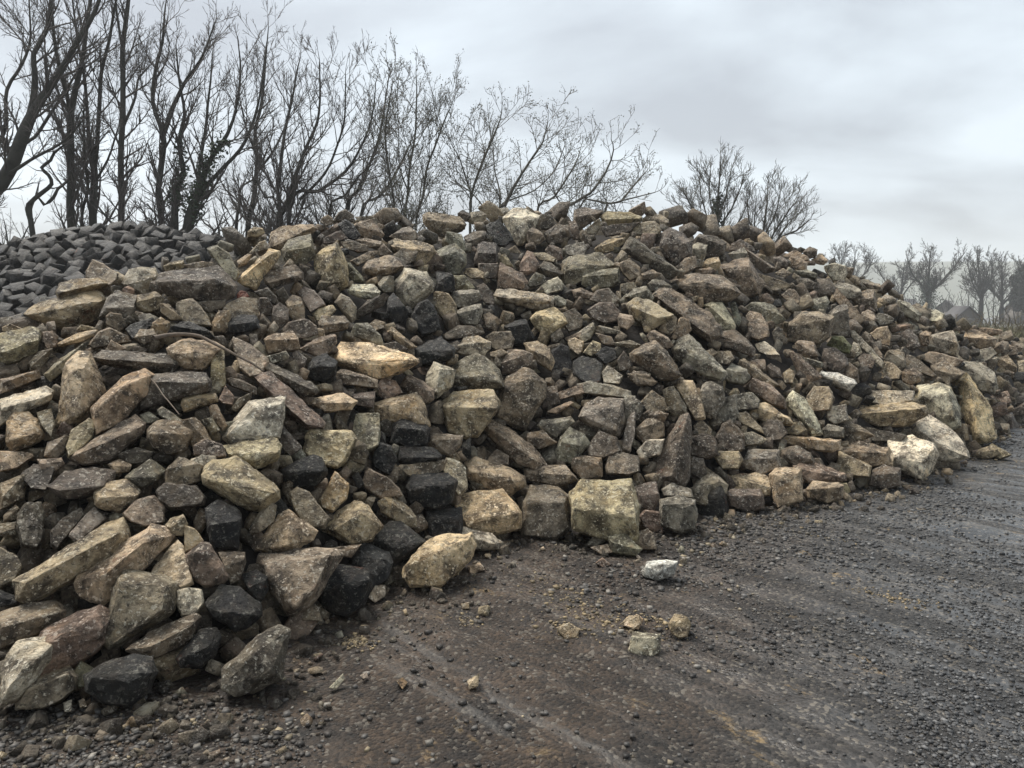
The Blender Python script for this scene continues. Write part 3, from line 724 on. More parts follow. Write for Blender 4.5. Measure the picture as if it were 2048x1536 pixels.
# ground: dark wet dirt, gravelly grey to the right, dusty tan scuffs
def ground_mat():
    m, nt, bs = new_mat('wet_dark_dirt')
    P = nd(nt, 'ShaderNodeNewGeometry').outputs['Position']
    sx = nd(nt, 'ShaderNodeSeparateXYZ'); nt.links.new(P, sx.inputs[0])
    edge = math_(nt, 'ADD', math_(nt, 'SUBTRACT', sx.outputs['X'], math_(nt, 'MULTIPLY', sx.outputs['Y'], 0.36)), math_(nt, 'MULTIPLY', noise(nt, P, 1.3, 4), 1.6))
    road = ramp(nt, edge, 0.0, 1.5)
    dirt = mix(nt, ramp(nt, noise(nt, P, 3.0, 8, 0.7), 0.36, 0.64), (0.011, 0.0078, 0.0055), (0.054, 0.037, 0.0245))
    grav = mix(nt, ramp(nt, noise(nt, P, 2.2, 8, 0.72), 0.35, 0.65), (0.019, 0.019, 0.0195), (0.050, 0.0495, 0.049))
    c = mix(nt, road, dirt, grav)
    # crumbs of stone pressed into the mud
    vo = nd(nt, 'ShaderNodeTexVoronoi', i_Scale=62.0); nt.links.new(P, vo.inputs['Vector'])
    vc = nd(nt, 'ShaderNodeSeparateColor'); nt.links.new(vo.outputs['Color'], vc.inputs[0])
    c = mix(nt, 1.0, c, mix(nt, ramp(nt, vc.outputs[0], 0.0, 1.0), (0.45, 0.43, 0.41), (1.8, 1.74, 1.66)), 'MULTIPLY')
    crumbs = ramp(nt, noise(nt, P, 1.7, 4, 0.6), 0.40, 0.60, 0.95, 0.86)
    vsel = nd(nt, 'ShaderNodeMath', operation='GREATER_THAN'); nt.links.new(vc.outputs[1], vsel.inputs[0]); nt.links.new(crumbs, vsel.inputs[1])
    c = mix(nt, math_(nt, 'MULTIPLY', vsel.outputs[0], 0.75), c, (0.15, 0.13, 0.104))
    # grey drag streaks and sandy crushed-stone smears left by the machine bucket
    mp = nd(nt, 'ShaderNodeMapping'); nt.links.new(P, mp.inputs['Vector'])
    mp.vector_type = 'TEXTURE'; mp.inputs['Rotation'].default_value = (0, 0, R(-47)); mp.inputs['Scale'].default_value = (1.9, 0.15, 1)
    st = noise(nt, mp.outputs[0], 1.0, 5, 0.6)
    zone = ramp(nt, noise(nt, P, 0.55, 2), 0.40, 0.55)
    dust = math_(nt, 'MULTIPLY', ramp(nt, st, 0.57, 0.70, 0, 0.75), zone)
    c = mix(nt, dust, c, (0.115, 0.107, 0.098))
    mp2 = nd(nt, 'ShaderNodeMapping'); nt.links.new(P, mp2.inputs['Vector'])
    mp2.vector_type = 'TEXTURE'; mp2.inputs['Rotation'].default_value = (0, 0, R(-47)); mp2.inputs['Scale'].default_value = (0.55, 0.30, 1); mp2.inputs['Location'].default_value = (4.3, 1.9, 0)
    tan = math_(nt, 'MULTIPLY', ramp(nt, noise(nt, mp2.outputs[0], 1.0, 6, 0.7), 0.60, 0.68), ramp(nt, noise(nt, P, 26.0, 6, 0.75), 0.44, 0.58, 0, 0.9))
    c = mix(nt, tan, c, (0.30, 0.205, 0.095))
    nt.links.new(c, bs.inputs['Base Color'])
    wet = math_(nt, 'MULTIPLY', ramp(nt, noise(nt, mp.outputs[0], 0.7, 5, 0.6, 0.5), 0.44, 0.55), ramp(nt, road, 0, 1, 0.40, 1.0))
    rgh = math_(nt, 'SUBTRACT', ramp(nt, noise(nt, P, 5.0, 5, 0.65), 0.35, 0.65, 0.50, 0.80), math_(nt, 'MULTIPLY', wet, 0.36))
    nt.links.new(rgh, bs.inputs['Roughness'])
    h = math_(nt, 'ADD', noise(nt, P, 30.0, 8, 0.74), math_(nt, 'MULTIPLY', vo.outputs['Distance'], -0.7))
    b = nd(nt, 'ShaderNodeBump', i_Distance=0.035)
    nt.links.new(ramp(nt, wet, 0, 1, 0.95, 0.13), b.inputs['Strength'])
    nt.links.new(h, b.inputs['Height']); nt.links.new(b.outputs[0], bs.inputs['Normal'])
    return m
M_GROUND = ground_mat()
M_SOIL = plain_mat('heap_soil', (0.022, 0.018, 0.015), 0.95, 5, 0.4, 0.8, 26, 0.03)
def gravel_mat():
    m, nt, bs = new_mat('gravel')
    a = nd(nt, 'ShaderNodeAttribute', attribute_name='tint')
    P = nd(nt, 'ShaderNodeNewGeometry').outputs['Position']
    c = mix(nt, ramp(nt, noise(nt, P, 90, 3), 0.35, 0.65), mix(nt, 1.0, a.outputs['Color'], (0.6, 0.6, 0.6), 'MULTIPLY'), a.outputs['Color'])
    nt.links.new(c, bs.inputs['Base Color']); bs.inputs['Roughness'].default_value = 0.62
    return m
M_GRAVEL = gravel_mat()
M_BARK = plain_mat('dark_bark', (0.034, 0.033, 0.026), 0.9, 4, 0.5, 0.6, 20, 0.02)
M_TWIG = plain_mat('twigs', (0.072, 0.062, 0.055), 0.85, 2, 0.3, 0)
M_PALETWIG = plain_mat('budding_twigs', (0.085, 0.078, 0.062), 0.85, 2, 0.3, 0)
M_BUD = plain_mat('catkin_buds', (0.17, 0.17, 0.12), 0.8, 3, 0.3, 0)
M_IVY = plain_mat('ivy', (0.022, 0.042, 0.014), 0.55, 3, 0.5, 0)
M_FARBARK = plain_mat('far_bark', (0.034, 0.032, 0.026), 0.9, 1, 0.4, 0)
M_GRASS = plain_mat('dry_scrub', (0.125, 0.115, 0.062), 0.9, 0.4, 0.4, 0)
M_SCRUB = plain_mat('scrub_twigs', (0.13, 0.105, 0.062), 0.9, 0.6, 0.35, 0)
M_EVER = plain_mat('evergreen', (0.025, 0.032, 0.018), 0.8, 2, 0.5, 0)

# ---------------------------------------------------------------- ground (one sheet to the horizon, fine near the viewer)
def spaced(a, b, step, far, grow=1.25):
    near = list(np.arange(a, b, step))
    out, s, v = [], step, b
    while v < far: out.append(v); s *= grow; v += s
    lo, s, v = [], step, a - step
    while v > -far: lo.append(v); s *= grow; v -= s
    return np.array(lo[::-1] + near + out + [far])
gx = spaced(-2.6, 6.5, 0.034, 2500.0); gy = spaced(2.2, 8.6, 0.034, 2500.0)
GX, GY = np.meshgrid(gx, gy)
def ground_z(x, y):
    x = np.asarray(x, float); y = np.asarray(y, float)
    P = np.stack([x, y, np.zeros_like(x)], -1).reshape(-1, 3)
    near = np.exp(-(np.hypot(x, y) / 16.0) ** 2).ravel()
    # wheel and bucket furrows
    u = 0.73 * P[:, 0] + 0.68 * P[:, 1]; v = 0.68 * P[:, 0] - 0.73 * P[:, 1]
    fur = vnoise(np.stack([u * 5.5, v * 0.45, 0 * u], 1), 5) * 0.026 * np.clip(0.5 + 1.5 * vnoise(P * 0.5, 33), 0, 1)
    z = near * (0.022 * fbm(P * 0.9, 3, 2) + fur + 0.010 * fbm(P * 5.0, 3, 9) + 0.010 * np.maximum(0, fbm(P * 13.0, 2, 21)))
    return (z - 0.006 * near).reshape(x.shape)
GZ = ground_z(GX, GY)
nx, ny = len(gx), len(gy)
idx = np.arange(nx * ny).reshape(ny, nx)
F = np.stack([idx[:-1, :-1], idx[:-1, 1:], idx[1:, 1:], idx[1:, :-1]], -1).reshape(-1, 4)
link('ground', mesh_np('ground', np.stack([GX, GY, GZ], -1).reshape(-1, 3), F, M_GROUND, True), kind='structure')

# ---------------------------------------------------------------- the mounds of soil and rubble that the stones lie on
def loft(cols, n_s, back, seed, amp, foot_sink=0.25):
    """cols: list of (foot point, crest point). Returns verts grid (len(cols), n) from foot over the crest to the back."""
    rows = []
    for f, c in cols:
        f = np.array(f); c = np.array(c)
        out = c[:2] - f[:2]; out = out / np.linalg.norm(out)
        pts = [f - np.array([*(out * 0.15), foot_sink])]
        for s in np.linspace(0, 1, n_s):
            p = f + (c - f) * s
            p[2] += 0.10 * c[2] * math.sin(math.pi * s) * 0.6 - 0.05
            pts.append(p)
        top = c - np.array([0, 0, 0.05])
        for k in range(1, 4): pts.append(top + np.array([*(out * 0.35 * k), -0.03 * k * k]))
        for k in range(1, 9):
            s = k / 8
            pts.append(pts[n_s + 3] * 1.0 + np.array([*(out * s * back * (c[2] + 0.3)), -s * (c[2] + 0.3)]))
        rows.append(pts)
    G = np.array(rows)
    V = G.reshape(-1, 3)
    V = V + np.stack([fbm(V * 1.7, 3, seed), fbm(V * 1.7, 3, seed + 7), fbm(V * 1.7, 3, seed + 14)], 1) * amp
    n, m = G.shape[:2]
    id_ = np.arange(n * m).reshape(n, m)
    F = np.stack([id_[:-1, :-1], id_[1:, :-1], id_[1:, 1:], id_[:-1, 1:]], -1).reshape(-1, 4)
    return V.reshape(n, m, 3), F
def densify(xs, *ys, step=45):
    q = np.arange(xs[0], xs[-1] + 1, step)
    return [q] + [np.interp(q, xs, y) for y in ys]
hx = [-420, -200, 0, 150, 230, 310, 400, 450, 500, 600, 720, 850, 1000, 1140, 1280, 1400, 1500, 1600, 1700, 1860, 1960, 2048, 2150, 2400]
hf = [1430, 1425, 1420, 1412, 1407, 1400, 1385, 1375, 1350, 1290, 1225, 1165, 1090, 1065, 1075, 1052, 1022, 1010, 995, 955, 905, 838, 812, 785]
hc = [750, 700, 664, 602, 566, 545, 514, 500, 478, 470, 445, 447, 431, 431, 431, 447, 473, 503, 549, 632, 668, 694, 704, 718]
ht = [.75, .75, .75, .74, .73, .72, .71, .70, .70, .70, .70, .70, .70, .70, .70, .66, .60, .55, .50, .40, .32, .30, .30, .30]
q, qf, qc, qt = densify(hx, hf, hc, ht)
cols = []
for x, yf, yc, t in zip(q, qf, qc, qt):
    f = ground_pt(x, yf); d = ray(x, yc)
    hz = math.hypot(d[0], d[1]); e = d[2] / hz
    df = math.hypot(f[0], f[1])
    Dc = (CAMH + t * df) / (t - e)
    cols.append((f, CAM + d * (Dc / hz)))
HV, HF = loft(cols, 16, 1.35, 3, 0.045)
HVf = HV.reshape(-1, 3)
link('heap_mound', mesh_np('heap_mound', HVf - np.array([0, 0, 0.20]), HF, M_SOIL, True), kind='structure')
HBVH = BVHTree.FromPolygons([tuple(v) for v in HVf], [tuple(f) for f in HF])
CREST_X = np.array(q); CREST_Y = np.array([c[1][1] for c in cols])
def heap_depth(x, y):
    d = ray(x, y); L = np.linalg.norm(d)
    hit = HBVH.ray_cast(Vector(CAM), Vector(d / L), 60.0)
    ymax = float(np.interp(x, CREST_X, CREST_Y)) + 0.25
    if hit[0] is None or hit[0][1] > ymax: return ymax / d[1]
    return hit[3] / L

# dark heap of setts behind
sx_ = [-520, -300, 0, 120, 270, 380, 470, 560, 680]
sc_ = [610, 545, 512, 476, 463, 478, 496, 522, 570]
q2, qs = densify(sx_, sc_, step=40)
cols2 = []
for x, yc in zip(q2, qs):
    c = at_y(x, yc, 13.2 + 0.0006 * abs(x - 270)); f = np.array([c[0] * 8.3 / c[1], 8.3, 0.0])
    cols2.append((f, c))
SV, SF = loft(cols2, 14, 1.4, 31, 0.08)
link('sett_mound', mesh_np('sett_mound', SV.reshape(-1, 3) - np.array([0, 0, 0.12]), SF, M_SOIL, True), kind='structure')
SBVH = BVHTree.FromPolygons([tuple(v) for v in SV.reshape(-1, 3)], [tuple(f) for f in SF])

# ---------------------------------------------------------------- stones of the heap, one by one
BASE = {'t': (.300, .240, .168), 'b': (.190, .155, .118), 'd': (.105, .088, .073), 'k': (.0105, .0110, .0118), 'kg': (.024, .024, .0245), 'g': (.205, .190, .160),
        'p': (.385, .350, .285), 'y': (.350, .300, .200), 'r': (.200, .150, .120), 'm': (.195, .178, .135), 'o': (.440, .345, .225), 'w': (.58, .55, .48),
        'R': (.24, .062, .035), 'M': (.150, .150, .080)}
for _k in BASE:
    if _k not in ('k', 'kg', 'R'): BASE[_k] = tuple(min(0.70, (1.36 if _k in 'topyw' else 1.34) * v * w_) for v, w_ in zip(BASE[_k], (1.02, 1.0, 0.955)))
MOSS = {'m': 0.22, 'M': 1.0, 'y': 0.07, 'g': 0.03}
CNAME = {'t': 'tan', 'b': 'brown', 'd': 'dark brown', 'k': 'black', 'kg': 'charcoal', 'g': 'grey', 'p': 'pale', 'y': 'yellowish', 'r': 'reddish', 'm': 'greenish', 'o': 'bright tan', 'w': 'white', 'R': 'red', 'M': 'mossy'}

def poly_area(P):
    x, y = P[:, 0], P[:, 1]
    return 0.5 * abs(np.dot(x, np.roll(y, -1)) - np.dot(y, np.roll(x, -1)))
def carve(bm, S, rng, seed, bev=0.055, target=0.12, rough=1.0, nseg=2, low=0.024):
    """round the edges of a hull, subdivide it and roughen it; returns (verts, tris)"""
    bmesh.ops.dissolve_limit(bm, angle_limit=R(9), verts=bm.verts, edges=bm.edges)
    bmesh.ops.bevel(bm, geom=bm.edges[:], offset=bev * S, segments=nseg, profile=0.6, affect='EDGES', clamp_overlap=True)
    bmesh.ops.triangulate(bm, faces=bm.faces[:])
    for it in range(4):
        es = [e for e in bm.edges if e.calc_length() > target * S]
        if not es: break
        bmesh.ops.subdivide_edges(bm, edges=es, cuts=1, use_grid_fill=False)
        bmesh.ops.triangulate(bm, faces=[f for f in bm.faces if len(f.verts) > 3])
    bm.normal_update()
    V = np.array([v.co[:] for v in bm.verts]); N = np.array([v.normal[:] for v in bm.verts])
    bm.verts.index_update()
    T = np.array([[v.index for v in f.verts] for f in bm.faces])
    Q = V / S
    disp = low * fbm(Q * 2.6, 2, seed) + 0.026 * fbm(Q * 6.5, 3, seed + 40) * rough
    # split bedding: thin ledges along one direction
    ax = rng.normal(size=3); ax /= np.linalg.norm(ax)
    lay = (Q @ ax) * 7.0 + 0.8 * vnoise(Q * 3, seed + 3)
    disp += 0.010 * np.where((lay % 1.0) < 0.25, -1.0, 0.3) * (vnoise(Q * 1.3, seed + 5) > -0.1)
    chips = np.minimum(0, vnoise(Q * 4.2, seed + 9) + 0.45)
    V = V + N * ((disp + 0.12 * chips * rough * 0.6) * S)[:, None]
    return V, T

recs = []
for tile, text in STONES.items():
    ox, oy, s = TILES[tile]
    for ln in text.strip().splitlines():
        f = ln.split(';')
        code = f[0]; onground = code.endswith('G'); code = code[:-1] if onground else code
        pt = lambda t: np.array([[ox + float(a.split(',')[0]) * s, oy + float(a.split(',')[1]) * s] for a in t.split()])
        P = pt(f[1]); I = pt(f[2]) if f[2].strip() else None
        lab = f[3].strip() if len(f) > 3 else ''
        recs.append(dict(code=code, G=onground, P=P, I=I, lab=lab, area=poly_area(P), c=P.mean(0)))

def make_stone(r, seed):
    rng = np.random.default_rng(seed)
    P, c = r['P'], r['c']
    if r['G']:
        yb = P[:, 1].max(); g = ground_pt(c[0], yb - 0.15 * (yb - P[:, 1].min()))
        dz = (g - CAM) @ FWD
    else:
        dz = heap_depth(c[0], c[1])
    yb = P[:, 1].max(); gd = (ground_pt(c[0], yb) - CAM) @ FWD if yb > HOR + 60 else 1e9
    S = math.sqrt(r['area']) * dz / FPX
    dz = min(dz, gd + 0.22 * S)
    S = math.sqrt(r['area']) * dz / FPX
    E = P - c
    w, U = np.linalg.eigh(E.T @ E / len(P))
    minor = 2.2 * math.sqrt(max(w[0], 1e-6)) * dz / FPX
    major = 2.2 * math.sqrt(w[1]) * dz / FPX
    thick = min(max(0.75 * minor, 0.5 * S), 0.95 * S)
    d0 = ray(*c); toc = -d0 / np.linalg.norm(d0)
    if not r['G']: dz -= 0.12 * S
    cen = CAM + d0 * dz
    n = toc + np.array([0, 0, 0.38 + rng.normal() * 0.10]) + np.array([rng.normal() * 0.14, 0, 0])
    n /= np.linalg.norm(n)
    ex = 1.05
    def on_plane(p):
        d = ray(*p); t = ((cen - CAM) @ n) / (d @ n)
        return d, min(max(t, dz - 0.8 * S), dz + 0.8 * S)
    pts = []
    for p in P:
        d, t = on_plane(c + (p - c) * ex)
        if CAMH + d[2] * t < -0.015: t = (-0.015 - CAMH) / d[2]
        pts.append(CAM + d * t)
    pts = np.array(pts)
    front = []
    if r['I'] is None and rng.random() < 0.5:                 # a block showing a top and a front face
        m1 = U[:, 1] if abs(U[0, 1]) > 0.5 else U[:, 0]
        m1 = m1 if m1[0] > 0 else -m1
        half = 0.5 * (E @ m1).ptp() if hasattr(E, 'ptp') else 0.5 * np.ptp(E @ m1)
        hh = np.ptp(P[:, 1])
        o2 = c + np.array([0, rng.uniform(-0.24, 0.02) * hh])
        r['I'] = np.array([o2 - m1 * half * 0.84, o2 + m1 * half * rng.uniform(-.2, .3) + np.array([0, 0.05 * hh]), o2 + m1 * half * 0.84])
        r['auto'] = True
    if r['I'] is not None:
        pull = (0.33 if r.get('auto') else 0.45) * S
        for p in r['I']:
            p = c + (p - c) * 0.97
            d, t = on_plane(p)
            t -= pull
            if CAMH + d[2] * t < 0.0: t = (0.0 - CAMH) / d[2]
            front.append(CAM + d * t)
        I_ = r['I'][np.argsort(r['I'][:, 0])]
        if np.ptp(I_[:, 0]) > 0.4 * np.ptp(P[:, 0]):           # the face below the ridge stands upright like a block's
            for p in P:
                if p[1] < np.interp(p[0], I_[:, 0], I_[:, 1]) + 3: continue
                d, t = on_plane(c + (p - c) * 0.96)
                t -= pull * 0.42
                if CAMH + d[2] * t < 0.0: t = (0.0 - CAMH) / d[2]
                front.append(CAM + d * t)
    else:
        tx, ty = rng.normal() * 0.16, 0.10 + rng.normal() * 0.16
        for p in P:
            p2 = c + (p - c) * (0.90 + 0.05 * rng.random())
            d, t = on_plane(p2)
            uv = (p2 - c) * dz / FPX
            t -= 0.20 * S + tx * uv[0] + ty * uv[1]
            if CAMH + d[2] * t < 0.0: t = (0.0 - CAMH) / d[2]
            front.append(CAM + d * t)
    back = []
    for p in pts:
        b = cen + (p - cen) * 0.80 - toc * thick - np.array([0, 0, 0.12 * S]) + rng.normal(size=3) * 0.04 * S
        b[2] = max(b[2], -0.04)
        back.append(b)
    allp = np.vstack([pts, np.array(front), np.array(back)])
    base = np.array([allp[:, 0].mean(), allp[:, 1].mean(), allp[:, 2].min()])
    bm = bmesh.new()
    for p in allp: bm.verts.new(p - base)
    res = bmesh.ops.convex_hull(bm, input=bm.verts[:])
    dead = [g for g in list(res['geom_interior']) + list(res['geom_unused']) if isinstance(g, bmesh.types.BMVert)]
    bmesh.ops.delete(bm, geom=list(set(dead)), context='VERTS')
    V, T = carve(bm, S, rng, seed, bev=0.019 if r['code'] not in ('k',) else 0.045, target=0.155 if r['area'] > 2500 else 0.22)
    bm.free()
    r.update(S=S, dz=dz, base=base, thick=thick, major=major, minor=minor, ang=math.degrees(math.atan2(U[1, 1], U[0, 1])))
    return V, T, base

for i, r in enumerate(recs): r['i'] = i
limit = 300
brown = sorted([r for r in recs if not r['code'].startswith('k')], key=lambda r: (-1 if r['lab'] else 0, -r['area']))
keep = set(r['i'] for r in brown[:limit]) | set(r['i'] for r in recs if r['code'].startswith('k'))

stuffV, stuffF, stuffC, stuffN = [], [], [], 0
def add_stuff(V, T, col):
    global stuffN
    stuffV.append(V); stuffF.append(T + stuffN); stuffC.append(np.tile(np.array(col, np.float32), (len(V), 1))); stuffN += len(V)
def jitter(col, rng, amt=0.14):
    k = 1 + rng.normal() * amt
    return tuple(max(0.004, x * k * (1 + rng.normal() * 0.02)) for x in col)

objs = []
for r in recs:
    rng = np.random.default_rng(1000 + r['i'])
    V, T, base = make_stone(r, 1000 + r['i'])
    col = (*jitter(BASE[r['code']], rng), MOSS.get(r['code'], max(0.0, rng.normal() * 0.05)))
    if r['i'] in keep:
        el = r['major'] / max(r['minor'], 1e-4)
        kind = 'black_sett' if r['code'].startswith('k') else 'flat_stone' if el > 1.9 else 'block_stone' if r['I'] is not None and not r.get('auto') else 'rubble_stone'
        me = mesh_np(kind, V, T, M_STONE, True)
        me.set_sharp_from_angle(angle=R(21))
        o = link(kind, me, loc=base)
        o.color = col
        r['o'] = o; r['kind'] = kind; r['el'] = el
        objs.append(r)
    else:
        add_stuff(V + base, T, col)

# labels that single each stone out
def fold(s): return ' '.join(s.split())
land = []
used = set()
for r in objs:
    if r['lab']:
        short, _, rest = r['lab'].partition('~')
        full = fold(short + (', ' + rest if rest else ''))
        words = full.split()
        if len(words) > 16: full = ' '.join(words[:16])
        r['o']['label'] = full; used.add(full); land.append((short, r))
def shape_word(r):
    a = abs(r['ang']) % 180; a = min(a, 180 - a)
    if r['el'] > 1.9: return 'level slab' if a < 25 else 'upright slab' if a > 62 else 'leaning slab'
    n = len(r['P'])
    if r['I'] is not None and not r.get('auto'): return 'edge-on block'
    if r['el'] > 1.45: return 'oblong stone'
    return 'wedge' if n <= 5 else 'angular stone' if n == 6 else 'rounded stone'
med = sorted(r['area'] for r in objs)[len(objs) // 2]
for r in objs:
    if r['lab']: continue
    size = 'small ' if r['area'] < 0.55 * med else 'big ' if r['area'] > 1.7 * med else ''
    desc = size + CNAME[r['code']] + ' ' + shape_word(r)
    near = sorted(land, key=lambda L: np.hypot(*(L[1]['c'] - r['c'])))
    done = None
    cands = []
    for short, L in near[:7]:
        d = r['c'] - L['c']
        rel = 'just above the' if d[1] < -abs(d[0]) * 0.5 else 'just below the' if d[1] > abs(d[0]) * 0.5 else 'beside the'
        cands.append(f'{desc} {rel} {short}')
    for a in range(4):
        for b in range(a + 1, 5):
            da, db = near[a][1]['c'] - r['c'], near[b][1]['c'] - r['c']
            if da @ db < 0: cands.append(f'{desc} between the {near[a][0]} and the {near[b][0]}')
    for c_ in cands:
        if c_ not in used and len(c_.split()) <= 16:
            done = c_; break
    if done is None:
        for c_ in cands:
            for w in ('lower ', 'second ', 'other '):
                if done is None and (w + c_) not in used and len((w + c_).split()) <= 16: done = w + c_
    used.add(done); r['o']['label'] = done
for r in objs:
    o = r['o']
    o['category'] = 'sett' if r['kind'] == 'black_sett' else 'stone'
    o['group'] = 'black setts among the heap' if r['kind'] == 'black_sett' else 'loose stones on the ground' if r['G'] else 'stones of the heap'

# ---------------------------------------------------------------- small fill stones in the gaps and under the big ones
def lib_stone(rng, seed, sett=False, target=0.8):
    bm = bmesh.new()
    dims = np.array([1.0, rng.uniform(.6, 1.0), rng.uniform(.4, .85)]) if not sett else np.array([1.0, rng.uniform(.8, 1.0), rng.uniform(.72, 1.0)])
    for sx in (-1, 1):
        for sy in (-1, 1):
            for sz in (-1, 1):
                bm.verts.new((np.array([sx, sy, sz]) + rng.normal(size=3) * (0.05 if sett else 0.20)) * dims * 0.5)
    if not sett:
        for k in range(5):
            v = rng.normal(size=3); v /= np.linalg.norm(v); bm.verts.new(v * dims * 0.60)
    res = bmesh.ops.convex_hull(bm, input=bm.verts[:])
    dead = [g for g in list(res['geom_interior']) + list(res['geom_unused']) if isinstance(g, bmesh.types.BMVert)]
    bmesh.ops.delete(bm, geom=list(set(dead)), context='VERTS')
    V, T = carve(bm, 1.0, rng, seed, bev=0.05 if not sett else 0.04, nseg=1, target=target, rough=0.8 if not sett else 0.1, low=0.03 if not sett else 0.008)
    bm.free()
    return V, T
LIB = [lib_stone(np.random.default_rng(500 + k), 500 + k) for k in range(22)]
LIBL = [lib_stone(np.random.default_rng(560 + k), 560 + k, target=9.0) for k in range(16)]
_b = np.array([(x, y, z) for z in (-1, 1) for y in (-1, 1) for x in (-1, 1)], float) * 0.42
_t = np.array([(0, 2, 1), (1, 2, 3), (4, 5, 6), (5, 7, 6), (0, 1, 4), (1, 5, 4), (2, 6, 3), (3, 6, 7), (0, 4, 2), (2, 4, 6), (1, 3, 5), (3, 7, 5)])
CHIP = [(_b * np.array([1.2, .9, .7]) * (1 + 0.3 * np.random.default_rng(800 + k).normal(size=(8, 3))), _t) for k in range(8)]
SETT = [lib_stone(np.random.default_rng(700 + k), 700 + k, True, 9.0) for k in range(10)]
def rand_rot(rng, tilt=math.pi):
    q_ = rng.normal(size=4); q_ /= np.linalg.norm(q_)
    w, x, y, z = q_
    return np.array([[1-2*(y*y+z*z), 2*(x*y-z*w), 2*(x*z+y*w)], [2*(x*y+z*w), 1-2*(x*x+z*z), 2*(y*z-x*w)], [2*(x*z-y*w), 2*(y*z+x*w), 1-2*(x*x+y*y)]])
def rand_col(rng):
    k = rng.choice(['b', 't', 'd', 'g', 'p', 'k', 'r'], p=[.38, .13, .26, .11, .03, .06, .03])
    return (*(0.62 * v for v in jitter(BASE[k], rng, 0.2)), max(0.0, rng.normal() * 0.05))  # soil-dirty tone, darkened further to paint shade into the gaps
EA = np.concatenate([r['P'] for r in recs]); EB = np.concatenate([np.roll(r['P'], -1, 0) for r in recs])
def edge_dist(p):
    ab = EB - EA; ap = p - EA
    t = np.clip((ap * ab).sum(1) / np.maximum((ab * ab).sum(1), 1e-9), 0, 1)
    return np.sqrt((((ap - ab * t[:, None])) ** 2).sum(1).min())
def inside_any(p):
    for r in recs:
        P = r['P']
        if abs(p[0] - r['c'][0]) > 150 or abs(p[1] - r['c'][1]) > 110: continue
        x0, y0 = P[:, 0], P[:, 1]; x1, y1 = np.roll(x0, -1), np.roll(y0, -1)
        cr_ = ((y0 > p[1]) != (y1 > p[1])) & (p[0] < (x1 - x0) * (p[1] - y0) / (y1 - y0 + 1e-9) + x0)
        if cr_.sum() % 2: return True
    return False
rng = np.random.default_rng(99)
placed = []
for k in range(5200):
    x = rng.uniform(-60, 2110); yf = np.interp(x, hx, hf); yc = np.interp(x, hx, hc)
    y = yc - 10 + (yf - yc + 8) * rng.random() ** 1.2
    p = np.array([x, y])
    if inside_any(p): continue
    ed = edge_dist(p)
    dz = heap_depth(x, y)
    rp = min(max(ed * 1.25 + 3.0, 0.045 * FPX / dz), 0.15 * FPX / dz)       # half-size in pixels
    if any((x - a) ** 2 + (y - b) ** 2 < (0.62 * (rp + c_)) ** 2 for a, b, c_ in placed): continue
    placed.append((x, y, rp))
    size = 2.0 * rp * dz / FPX
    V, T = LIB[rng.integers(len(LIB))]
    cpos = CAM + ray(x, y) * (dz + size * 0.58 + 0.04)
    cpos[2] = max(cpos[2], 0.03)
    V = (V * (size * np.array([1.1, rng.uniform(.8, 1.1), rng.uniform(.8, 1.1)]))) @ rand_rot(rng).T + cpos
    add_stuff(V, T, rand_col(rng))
print('gap stones', len(placed), 'individual', len(objs))
# under-layer on the whole mound, crest and far side included
def surf_samples(G, n, rng, v0=0.0, v1=1.0):
    a, b = G.shape[:2]
    u = rng.uniform(0, a - 1.001, n); v = rng.uniform(v0 * (b - 1), v1 * (b - 1.001), n)
    i, j = u.astype(int), v.astype(int); fu, fv = (u - i)[:, None], (v - j)[:, None]
    return (G[i, j]*(1-fu)*(1-fv) + G[i+1, j]*fu*(1-fv) + G[i, j+1]*(1-fu)*fv + G[i+1, j+1]*fu*fv)
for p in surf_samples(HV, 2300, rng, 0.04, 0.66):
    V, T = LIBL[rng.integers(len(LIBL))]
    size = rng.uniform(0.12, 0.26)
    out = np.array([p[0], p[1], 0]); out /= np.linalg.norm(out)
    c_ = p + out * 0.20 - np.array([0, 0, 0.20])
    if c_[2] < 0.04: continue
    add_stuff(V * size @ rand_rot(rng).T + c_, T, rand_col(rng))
for p in surf_samples(HV, 800, rng, 0.64, 0.99):
    V, T = LIBL[rng.integers(len(LIBL))]
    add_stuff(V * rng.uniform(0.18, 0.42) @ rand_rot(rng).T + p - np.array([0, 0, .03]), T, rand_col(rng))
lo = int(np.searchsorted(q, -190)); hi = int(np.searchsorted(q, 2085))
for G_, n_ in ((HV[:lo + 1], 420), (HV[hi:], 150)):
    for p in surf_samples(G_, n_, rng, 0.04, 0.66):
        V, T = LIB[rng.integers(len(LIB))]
        add_stuff(V * rng.uniform(0.16, 0.42) @ rand_rot(rng).T + p + np.array([0, 0, 0.02]), T, rand_col(rng))
